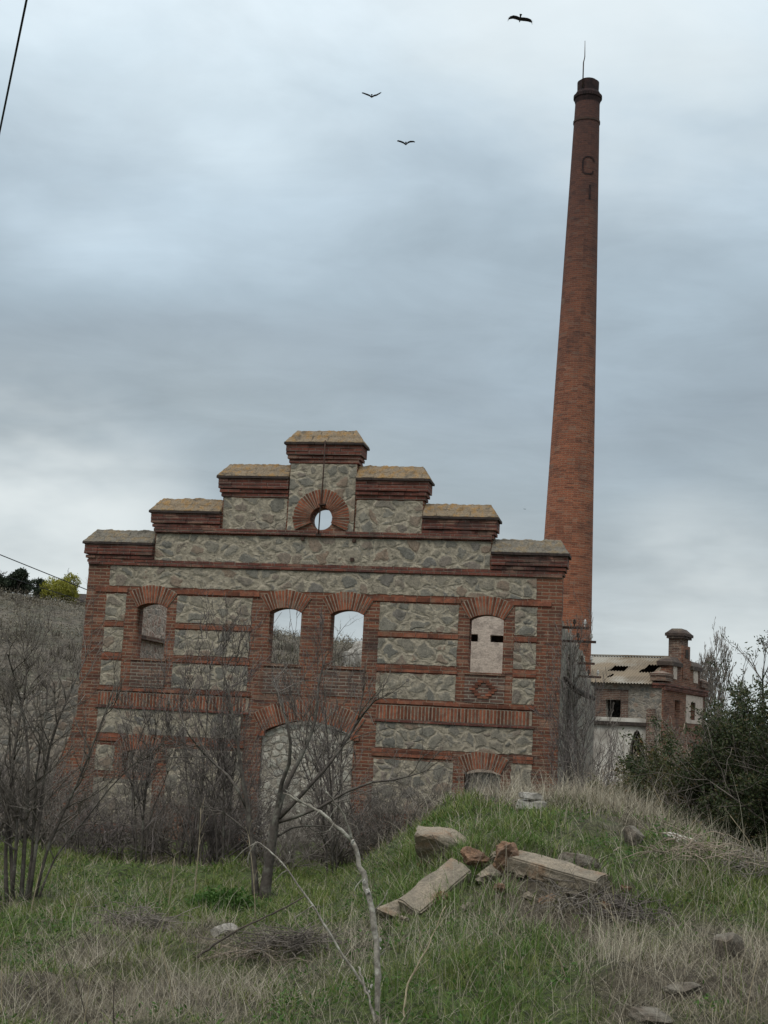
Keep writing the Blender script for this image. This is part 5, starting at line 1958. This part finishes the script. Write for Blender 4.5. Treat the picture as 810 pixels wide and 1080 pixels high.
def grass():
    rs = np.random.RandomState(7)
    # short green turf
    x, y = scatter(330000, rs, 6.6, 26, 1.45)
    g = green(x, y)
    clump = vnoise(x * 8, y * 8, 31) * 0.55 + vnoise(x * 2.6, y * 2.6, 32) * 0.45
    patch = sstep(0.34, 0.56, 0.6 * vnoise(x * 1.3 + 5, y * 1.1, 34) + 0.4 * vnoise(x * 3.7, y * 3.1, 35))
    keep = rs.uniform(0, 1, len(x)) < (0.10 + 0.9 * g) * np.clip(clump * 2.8 - 0.8, 0.03, 1) * (0.32 + 0.68 * patch)
    x, y = x[keep], y[keep]
    clump, patch = clump[keep], patch[keep]
    n = len(x)
    far = np.clip(y / 9.0, 0.8, 2.4)
    tall = 0.25 + 0.7 * clump + 0.35 * patch
    L = rs.gamma(5, 0.0135, n) * tall * (0.9 + 0.25 * far) + 0.02
    v, f = blades(x, y, L, 0.0052 * far * rs.uniform(0.6, 1.5, n), np.abs(rs.normal(0.45, 0.4, n)), rs.uniform(0.1, 1.7, n), rs)
    o = link('green_grass', mesh_np('green_grass', v, f), MAT['grass_green'])
    tag(o, 'green grass growing over meadow and mound', 'grass', kind='stuff')
    # dry bent stalks
    x, y = scatter(150000, rs, 6.6, 26, 1.6)
    g = green(x, y)
    clump = vnoise(x * 5, y * 5, 41) * 0.5 + vnoise(x * 1.6, y * 1.6, 42) * 0.5
    keep = rs.uniform(0, 1, len(x)) < (0.60 - 0.46 * g) * np.clip(clump * 3.4 - 1.2, 0.02, 1)
    x, y = x[keep], y[keep]
    n = len(x)
    far = np.clip(y / 9.0, 0.8, 2.2)
    L = rs.gamma(3, 0.050, n) + 0.03
    head = 2.6 + 6.0 * (vnoise(x * 0.8, y * 0.8, 43) - 0.5) + rs.normal(0, 1.1, n)
    v, f = blades(x, y, L, 0.0031 * far * rs.uniform(0.6, 1.3, n), np.clip(rs.normal(1.05, 0.40, n), 0, 1.5), rs.uniform(0.0, 1.2, n), rs, heading=head)
    o = link('dry_grass', mesh_np('dry_grass', v, f), MAT['grass_dry'])
    tag(o, 'dry tan grass bent over the ground', 'grass', kind='stuff')
    # matted dead thatch close to the ground
    x, y = scatter(190000, rs, 6.6, 26, 1.6)
    clump = vnoise(x * 6, y * 6, 45) * 0.5 + vnoise(x * 1.9, y * 1.9, 46) * 0.5
    keep = rs.uniform(0, 1, len(x)) < (0.95 - 0.70 * green(x, y)) * np.clip(clump * 2.2 - 0.4, 0.1, 1)
    x, y = x[keep], y[keep]
    n = len(x)
    far = np.clip(y / 9.0, 0.8, 2.4)
    v, f = blades(x, y, rs.gamma(4, 0.035, n) + 0.03, 0.0042 * far, rs.uniform(0.7, 1.5, n), rs.uniform(0, 0.7, n), rs, seg=2)
    o = link('dead_thatch', mesh_np('dead_thatch', v, f), MAT['thatch'])
    tag(o, 'matted brown dead thatch under the grass', 'grass', kind='stuff')
    # lush fresh grass in the damp hollows around the fallen masonry
    xs_, ys_ = [], []
    for px, py, rx, ry, m in ((450, 925, 0.28, 0.9, 3600), (540, 888, 0.42, 0.7, 3600), (500, 945, 0.30, 0.5, 1200), (232, 962, 0.5, 0.9, 2200), (30, 985, 0.7, 0.9, 1800), (560, 1000, 0.5, 0.6, 1700), (500, 1060, 0.5, 0.5, 1500), (700, 935, 0.5, 0.6, 1500)):
        p = on_ground(px, py)
        xs_.append(rs.normal(p.x, rx * 0.6, m))
        ys_.append(rs.normal(p.y, ry * 0.6, m))
    x, y = np.concatenate(xs_), np.concatenate(ys_)
    keep = vnoise(x * 5, y * 5, 61) > 0.45
    x, y = x[keep], y[keep]
    n = len(x)
    v, f = blades(x, y, rs.gamma(6, 0.018, n) + 0.03, 0.0055 * np.clip(y / 9.0, 0.8, 2.2) * rs.uniform(0.6, 1.4, n), np.abs(rs.normal(0.45, 0.4, n)), rs.uniform(0.2, 1.8, n), rs)
    o = link('fresh_grass', mesh_np('fresh_grass', v, f), MAT['grass_fresh'])
    tag(o, 'lush fresh green grass in hollows around the fallen masonry', 'grass', kind='stuff')
    # small broad leaved weeds between the blades
    x, y = scatter(16000, rs, 6.6, 22, 1.6)
    keep = (vnoise(x * 1.3, y * 1.3, 51) * 0.5 + vnoise(x * 4, y * 4, 52) * 0.5 > 0.52) & (green(x, y) > 0.4)
    x, y = x[keep], y[keep]
    v, f = leaves(np.stack([x, y, Z(x, y) + 0.03], 1), rs, 0.017, 0.03, 6)
    o = link('low_weeds', mesh_np('low_weeds', v, f), MAT['leaf_nettle'])
    tag(o, 'small broad leaved weeds in the turf', 'weeds', kind='stuff')
    # tall bleached grass on the crest, along the shrubs and in tufts
    xs_, ys_ = [], []
    for cx, cy, rx, ry, m in ((2.3, 15.2, 0.8, 0.9, 3200), (1.7, 16.4, 0.8, 0.6, 1200), (3.2, 15.0, 0.8, 1.0, 900), (0.6, 17.5, 0.9, 0.9, 500), (3.8, 13.8, 0.8, 0.9, 500),
                              (-2.1, 8.3, 0.9, 0.5, 420), (-1.3, 8.7, 0.6, 0.5, 260), (2.3, 8.3, 0.8, 0.6, 300), (1.55, 10.4, 0.5, 0.3, 160), (3.2, 10.0, 0.5, 0.8, 260),
                              (1.0, 11.0, 1.4, 2.2, 1300), (1.7, 9.2, 0.35, 0.3, 420), (2.6, 11.2, 0.4, 0.45, 420), (0.9, 10.0, 0.3, 0.3, 240), (2.5, 9.4, 0.4, 0.35, 360), (-0.9, 9.4, 0.5, 0.4, 420), (-1.9, 10.2, 0.45, 0.4, 320), (3.3, 12.6, 0.5, 0.5, 420), (0.6, 8.6, 1.2, 0.9, 500), (-2.6, 12.5, 1.6, 2.0, 500), (1.2, 24.0, 1.6, 0.7, 700), (2.4, 25.0, 1.2, 0.8, 700), (-3.0, 14.0, 1.2, 1.2, 160), (0.2, 9.6, 0.5, 0.5, 60)):
        xs_.append(rs.normal(cx, rx * 0.6, m))
        ys_.append(rs.normal(cy, ry * 0.6, m))
    x, y = np.concatenate(xs_), np.concatenate(ys_)
    n = len(x)
    far = np.clip(y / 9.0, 0.8, 2.0)
    v, f = blades(x, y, rs.gamma(5, 0.05, n) + 0.06, 0.0030 * far * rs.uniform(0.6, 1.3, n), np.clip(rs.normal(0.6, 0.45, n), 0, 1.5), rs.uniform(0.1, 1.7, n), rs, seg=4)
    o = link('bleached_grass', mesh_np('bleached_grass', v, f), MAT['grass_white'])
    tag(o, 'tall bleached dead grass on the mound crest and in tufts', 'grass', kind='stuff')


hillside()
grass()


# ------------------------------------------------------------------ foreground dead wood, weeds
def deadwood():
    Y = 7.9
    base = on_ground(398, 1078)
    Y = base.y
    root = empty('dead_sapling', base, 0, 'pale lichen covered dead sapling forking upwards in the foreground', 'dead tree')
    g = Grower(4, 5, 0.25, 0.02)
    main = px_path([(399, 1084), (398, 1050), (398, 1010), (393, 962), (384, 926), (371, 886)], Y, base, 24, [0, 0, 0.03, 0.08, 0.12, 0.16])
    rs = np.random.RandomState(3)
    main[1:-1] += rs.normal(0, 0.004, main[1:-1].shape)
    tube_obj('trunk', main[None], np.linspace(0.0175, 0.0130, 24)[None] * rs.uniform(0.85, 1.25, (1, 24)), MAT['deadwood'], root, 8)
    l1 = px_path([(371, 887), (352, 868), (336, 856), (318, 846), (299, 836)], Y + 0.16, base, 14, [0, 0.02, 0.05, 0.1, 0.1])
    l1[1:] += rs.normal(0, 0.004, l1[1:].shape)
    tube_obj('limb', l1[None], np.linspace(0.0112, 0.005, 14)[None] * rs.uniform(0.85, 1.2, (1, 14)), MAT['deadwood'], root, 7)
    l2 = px_path([(371, 887), (366, 868), (356, 850), (344, 834)], Y + 0.16, base, 12, [0, -0.03, -0.06, -0.1])
    l2[1:] += rs.normal(0, 0.004, l2[1:].shape)
    tube_obj('limb', l2[None], np.linspace(0.008, 0.004, 12)[None] * rs.uniform(0.85, 1.2, (1, 12)), MAT['deadwood'], root, 7)
    tw = []
    for pix in ([(318, 846), (308, 838), (300, 832)], [(336, 856), (330, 862), (322, 861)], [(356, 850), (350, 858), (346, 866)], [(366, 868), (376, 872), (378, 880)], [(352, 868), (347, 876), (338, 878)],
                [(393, 962), (404, 950), (409, 938)], [(384, 926), (376, 934), (372, 944)], [(398, 1010), (408, 1000), (410, 985)]):
        tw.append(px_path(pix, Y + 0.14, base, 5))
    for p_ in tw:
        tube_obj('twig', p_[None], np.linspace(0.0042, 0.0016, 5)[None], MAT['deadwood'], root, 5)
    for (x, y, s) in ((399, 1000, 0.022), (396, 1008, 0.017), (401, 992, 0.015), (388, 940, 0.022), (384, 930, 0.018), (390, 950, 0.016), (393, 965, 0.014), (392, 1040, 0.018), (389, 1046, 0.012), (372, 888, 0.016), (396, 978, 0.012)):
        o = link('lichen', rock_mesh('lichen', (s, s * 0.9, s * 1.4), int(x * 3 + y), 2, rough=0.6), MAT['stone_pale'], root)
        o.location = at(x, y, Y + 0.08) - base

    def stick(name, pix, Yd, r0, r1, mat, label, twigs=(), cat='dead branch'):
        b = at(pix[0][0], pix[0][1], Yd)
        P = px_path(pix, Yd, b, 18, [0.05 * i for i in range(len(pix))])
        P[1:] += rs.normal(0, r0 * 0.35, P[1:].shape)
        if not twigs:
            v, f = tubes(P[None], (np.linspace(r0, r1, 18) * rs.uniform(0.85, 1.2, 18))[None], 6)
            o = link(name, mesh_np(name, v, f), MAT[mat])
            o.location = b
            return tag(o, label, cat)
        root = empty(name, b, 0, label, cat)
        tube_obj('stick', P[None], np.linspace(r0, r1, 18)[None], MAT[mat], root, 6)
        for t in twigs:
            tube_obj('twig', px_path(t, Yd + 0.1, b, 6)[None], np.linspace(r1 * 1.1, r1 * 0.5, 6)[None], MAT[mat], root, 5)
        return root
    stick('dead_branch', [(388, 1046), (360, 1004), (334, 962), (303, 918), (285, 898), (270, 887)], Y + 0.12, 0.0075, 0.0038, 'deadwood', 'long thin pale dead branch leaning left from the forked sapling',
          [[(272, 888), (258, 896), (246, 908)], [(270, 888), (262, 902), (262, 914)], [(330, 955), (320, 962), (310, 968)], [(303, 918), (296, 922), (290, 930)], [(300, 912), (306, 905), (305, 898)]])
    stick('dead_branch', [(396, 1080), (390, 1058), (384, 1038), (378, 1019)], Y - 0.1, 0.008, 0.006, 'deadwood', 'short bleached stick at the foot of the forked sapling')
    stick('dead_branch', [(470, 955), (450, 1000), (430, 1040), (425, 1080)][::-1], 8.2, 0.007, 0.003, 'stalk', 'thin brown stem curving upwards right of the forked sapling', [[(432, 1035), (440, 1022), (452, 1012)], [(447, 1005), (442, 992), (444, 982)]])
    stick('dead_branch', [(208, 1010), (244, 985), (290, 962), (322, 945)], 10.0, 0.009, 0.004, 'stalk_dark', 'dark thin branch lying in the grass left of the forked sapling')
    stick('dead_branch', [(512, 935), (488, 920), (470, 905), (456, 880)], 11.5, 0.006, 0.003, 'stalk_dark', 'thin dark twig standing before the angular stone block')

    # standing dry weeds: each its own stalk with a few side twigs
    W_ = [(98, 1082, 66, 998, 8.0, 'stalk_dark', 'dark leaning dead stalk at lower left'), (122, 1082, 122, 1027, 7.9, 'stalk_dark', 'short dark upright stalk right of the leaning dark stalk'),
          (86, 1080, 95, 1030, 7.9, 'stalk', 'tan dry weed just left of the short dark stalk'), (188, 1062, 168, 990, 8.6, 'stalk', 'tan curved weed stalk below the whitish stone'),
          (206, 926, 212, 852, 15.5, 'stalk', 'pale dry stalk standing in the left meadow'), (270, 968, 262, 880, 13.2, 'stalk', 'pale upright stalk left of the dark tree trunk'),
          (176, 960, 184, 905, 13.5, 'stalk', 'thin tan stalk in the middle of the left meadow'), (30, 968, 44, 912, 12.5, 'stalk', 'pale stalk at the foot of the many stemmed tree'),
          (4, 1048, 2, 1000, 8.4, 'stalk', 'tan weed at the left edge near the bottom'), (548, 1005, 520, 960, 9.5, 'stalk', 'tan leaning weed below the long beam'),
          (650, 905, 640, 850, 14.0, 'stalk', 'tall tan weed on the mound crest right of the beam'), (700, 880, 690, 832, 14.8, 'stalk', 'tall tan weed before the olive bush'),
          (800, 930, 770, 860, 13.0, 'stalk', 'long pale stem arching before the dark bush'), (786, 1075, 800, 1010, 8.2, 'stalk', 'tan weed at the lower right corner'),
          (600, 1040, 575, 985, 8.9, 'stalk', 'tan weed in the green grass below the beam'), (655, 990, 632, 950, 10.4, 'stalk', 'tan weed right of the end of the beam')]
    for i, (x0, y0, x1, y1, Yd, mt, lab) in enumerate(W_):
        b = at(x0, y0, Yd)
        b.z = float(Z(b.x, b.y)) - 0.02
        tp = at(x1, y1, Yd) - b
        pts = smooth_path([np.zeros(3), np.array(tp) * [0.35, 0.5, 0.5] + rs.normal(0, 0.012, 3), np.array(tp)], 8)
        L = np.linalg.norm(np.diff(pts, axis=0), axis=1).sum()
        gg = Grower(500 + i, 5, 0.16, 0.08)
        rr = 0.0042 * max(1, Yd / 9)
        gg.path(pts, rr, 0, [(5, 0.25, 32, 0.35, rr * 0.55)], 0.4, L)
        me = gg.mesh('dry_weed', [0, 1], 4, 0.0014)
        o = link('dry_weed', me, MAT[mt])
        o.location = b
        tag(o, lab, 'weed')

    # heaps of dead brushwood in the grass
    for i, (px, py, w, h, n, mt, lab) in enumerate(((664, 972, 0.30, 0.18, 130, 'twig_purple', 'heap of dark dead brushwood in the grass below the beam end'),
                                                    (262, 1010, 0.36, 0.08, 80, 'twig_pale', 'low scatter of tan brushwood below the whitish stone'),
                                                    (142, 978, 0.30, 0.18, 150, 'twig_grey', 'round clump of dead brown stems in the left meadow'),
                                                    (612, 958, 0.30, 0.16, 110, 'twig_grey', 'tangle of grey stems under the long beam'),
                                                    (306, 1000, 0.40, 0.2, 240, 'twig', 'tangle of dark stems behind the leaning pale branch'),
                                                    (735, 905, 0.5, 0.3, 130, 'twig_pale', 'tangle of pale stems at the foot of the olive bush'),
                                                    (800, 925, 0.6, 0.3, 150, 'twig_grey', 'tangle of pale bramble stems at the right edge'))):
        b = on_ground(px, py)
        r_ = np.random.RandomState(60 + i)
        P = []
        for k in range(n):
            a, q = r_.uniform(0, 6.28), r_.normal(0, 0.42, 2) * w
            d = np.array([math.cos(a), math.sin(a), r_.uniform(-0.1, 0.6)])
            s = np.array([q[0], q[1] * 0.8, abs(r_.normal(0, 0.35)) * h * math.exp(-(q @ q) / (w * w))])
            L = r_.uniform(0.12, 0.38)
            pts = [s]
            for j in range(4):
                d = d + r_.normal(0, 0.22, 3) + [0, 0, -0.10]
                d /= np.linalg.norm(d)
                pts.append(pts[-1] + d * L / 4)
            P.append(pts)
        P = np.array(P)
        zt = Z(P[..., 0] + b.x, P[..., 1] + b.y) - b.z
        P[..., 2] = np.maximum(P[..., 2], zt + 0.004)
        sc = max(1.0, b.y / 9)
        v, f = tubes(P, np.tile(np.linspace(0.0035, 0.0018, 5) * sc, (n, 1)), 3)
        o = link('brushwood_heap', mesh_np('brushwood_heap', v, f), MAT[mt])
        o.location = b
        tag(o, lab, 'brushwood')

    # fresh green clumps
    for i, (px, py, w, h, n, mt, lab) in enumerate(((232, 962, 0.42, 0.20, 420, 'leaf_nettle', 'fresh green leafy clump beside the dark tree trunk'),
                                                    (270, 905, 0.34, 0.40, 260, 'leaf_olive', 'small olive green shrublet behind the dark tree trunk'))):
        b = on_ground(px, py)
        r_ = np.random.RandomState(90 + i)
        q = r_.normal(0, 0.40, (n, 2)) * w
        zz = Z(q[:, 0] + b.x, q[:, 1] + b.y) - b.z + np.abs(r_.uniform(0, 1, n)) * h * np.exp(-(q ** 2).sum(1) / (w * w * 0.6))
        v, f = leaves(np.stack([q[:, 0], q[:, 1], zz], 1), r_, 0.026, 0.03, 7)
        o = link('leafy_clump', mesh_np('leafy_clump', v, f), MAT[mt])
        o.location = b
        tag(o, lab, 'plant')


deadwood()


# ------------------------------------------------------------------ cables and birds
def cable(p0, p1, r, sag, label, group=None):
    n = 24
    P = []
    for i in range(n):
        t = i / (n - 1)
        p = p0.lerp(p1, t)
        P.append((p.x - p0.x, p.y - p0.y, p.z - p0.z - sag * 4 * t * (1 - t)))
    o = tube_obj('overhead_cable', [P], [[r] * n], MAT['cable'], None, 6)
    o.location = p0
    tag(o, label, 'cable', group)


def cables():
    a, b = at(28, 0, 14.0), at(0, 137, 17.0)
    d = b - a
    cable(a - d * 1.2, b + d * 3.0, 0.0125, 0.0, 'thick black cable crossing the upper left corner of the sky')
    a, b = at(0, 585, 40.0), at(88, 620.5, 44.0)
    d = b - a
    cable(a - d * 1.5, b + d * 0.4, 0.014, 0.0, 'thin wire sloping down to the factory, the upper of two', 'thin wires at the left')
    a, b = at(0, 606, 40.0), at(88, 634, 44.0)
    d = b - a
    cable(a - d * 1.5, b + d * 0.4, 0.011, 0.0, 'thin wire sloping down to the factory, the lower of two', 'thin wires at the left')


cables()


def bird(px, py, span_px, tip_l, tip_r, elbow_l, elbow_r, label, Y, chord=0.30, seed=0, fingers=True, roll=0.0, tilt=-20.0, body=1.0):
    """a soaring bird of prey; wing shape given as elbow / tip offsets (fractions of the half span)"""
    p = at(px, py, Y)
    hs = span_px / 2 / F_PX * Y * 1.03
    bm = bmesh.new()
    # body: flattened spindle along y (flying across, seen from below)
    rings = []
    for (t, r) in ((-0.42, 0.02), (-0.36, 0.07), (-0.25, 0.085), (-0.05, 0.12), (0.15, 0.11), (0.28, 0.055), (0.36, 0.06), (0.42, 0.03)):
        ring = []
        for k in range(8):
            a = 2 * math.pi * k / 8
            ring.append(bm.verts.new((r * hs * 0.75 * math.cos(a), t * hs * 0.75 * body, r * hs * 0.75 * math.sin(a))))
        rings.append(ring)
    for a, b in zip(rings[:-1], rings[1:]):
        for k in range(8):
            bm.faces.new((a[k], a[(k + 1) % 8], b[(k + 1) % 8], b[k]))
    bm.faces.new(rings[0][::-1])
    bm.faces.new(rings[-1])
    # wings: lofted plates with thickness
    for s, el, tp in ((-1, elbow_l, tip_l), (1, elbow_r, tip_r)):
        st = [(0.05, 0.0, 0.0, 1.0, 0.05), (el[0] * 0.5, el[1] * 0.6, 0.0, 1.05, 0.045), (el[0], el[1], 0.02, 1.0, 0.035), ((el[0] + tp[0]) / 2 + 0.05, (el[1] + tp[1]) / 2 + 0.04, 0.0, 0.82, 0.02), (tp[0] * 0.93, tp[1] * 0.9 + el[1] * 0.1, -0.02, 0.5, 0.012)]
        secs = []
        for (x, z, yb, ch, th_) in st:
            c = chord * ch * hs
            q = [(s * x * hs, yb * hs + c * 0.5, z * hs), (s * x * hs, yb * hs, z * hs + th_ * hs), (s * x * hs, yb * hs - c * 0.5, z * hs), (s * x * hs, yb * hs, z * hs - th_ * hs * 0.6)]
            secs.append([bm.verts.new(v) for v in q])
        for a, b in zip(secs[:-1], secs[1:]):
            for k in range(4):
                bm.faces.new((a[k], a[(k + 1) % 4], b[(k + 1) % 4], b[k]))
        bm.faces.new(secs[0])
        bm.faces.new(secs[-1])
        if fingers:
            for j in range(5):
                f0 = (s * tp[0] * 0.90 * hs, (0.10 - 0.06 * j) * hs, (tp[1] * 0.9 + el[1] * 0.1) * hs)
                ln = 0.20 * hs * (1 - 0.08 * j)
                e = (f0[0] + s * ln * 0.75, f0[1] + (0.06 - 0.05 * j) * hs, f0[2] - 0.5 * ln * (1 if tp[1] < el[1] else -0.4))
                w = 0.016 * hs
                q = [bm.verts.new((f0[0], f0[1] + w, f0[2])), bm.verts.new((f0[0], f0[1] - w, f0[2])), bm.verts.new(e), bm.verts.new((f0[0], f0[1], f0[2] + w))]
                bm.faces.new((q[0], q[1], q[2]))
                bm.faces.new((q[1], q[3], q[2]))
                bm.faces.new((q[3], q[0], q[2]))
    # tail fan
    tl = [bm.verts.new(v) for v in ((-0.05 * hs, -0.26 * hs, 0.005), (0.05 * hs, -0.26 * hs, 0.005), (0.11 * hs, -0.48 * hs, 0), (0, -0.52 * hs, 0.0), (-0.11 * hs, -0.48 * hs, 0), (0, -0.3 * hs, -0.02 * hs))]
    bm.faces.new(tl[:5])
    bm.faces.new((tl[0], tl[5], tl[4]))
    bm.faces.new((tl[1], tl[2], tl[5]))
    bmesh.ops.recalc_face_normals(bm, faces=bm.faces)
    me = bpy.data.meshes.new('bird')
    bm.to_mesh(me)
    bm.free()
    o = link('bird', me, MAT['bird'])
    o.location = p
    o.rotation_euler = (R(tilt), R(roll), 0)
    tag(o, label, 'bird', 'birds soaring overhead')


def birds():
    bird(548.5, 20, 28, (0.98, -0.22), (1.02, -0.30), (0.55, 0.16), (0.60, 0.02), 'topmost dark bird with broad drooping wings, near the chimney top', 130, 0.36, roll=3)
    bird(392, 102, 23, (1.02, 0.34), (0.95, 0.50), (0.50, 0.22), (0.45, 0.20), 'dark bird with wings raised in a V, leftmost of the flock', 135, 0.36, fingers=False, tilt=-1, body=0.6)
    bird(428, 152, 21.5, (0.95, 0.28), (0.98, 0.26), (0.55, 0.26), (0.42, 0.30), 'dark bird gliding with bent wings, lowest of the three big ones', 140, 0.40, fingers=False, tilt=-3, body=0.6)
    bird(553.5, 537, 3.4, (0.95, 0.2), (0.95, 0.2), (0.5, 0.1), (0.5, 0.1), 'tiny far bird between the stepped gable and the chimney', 420, 0.4, fingers=False)


birds()
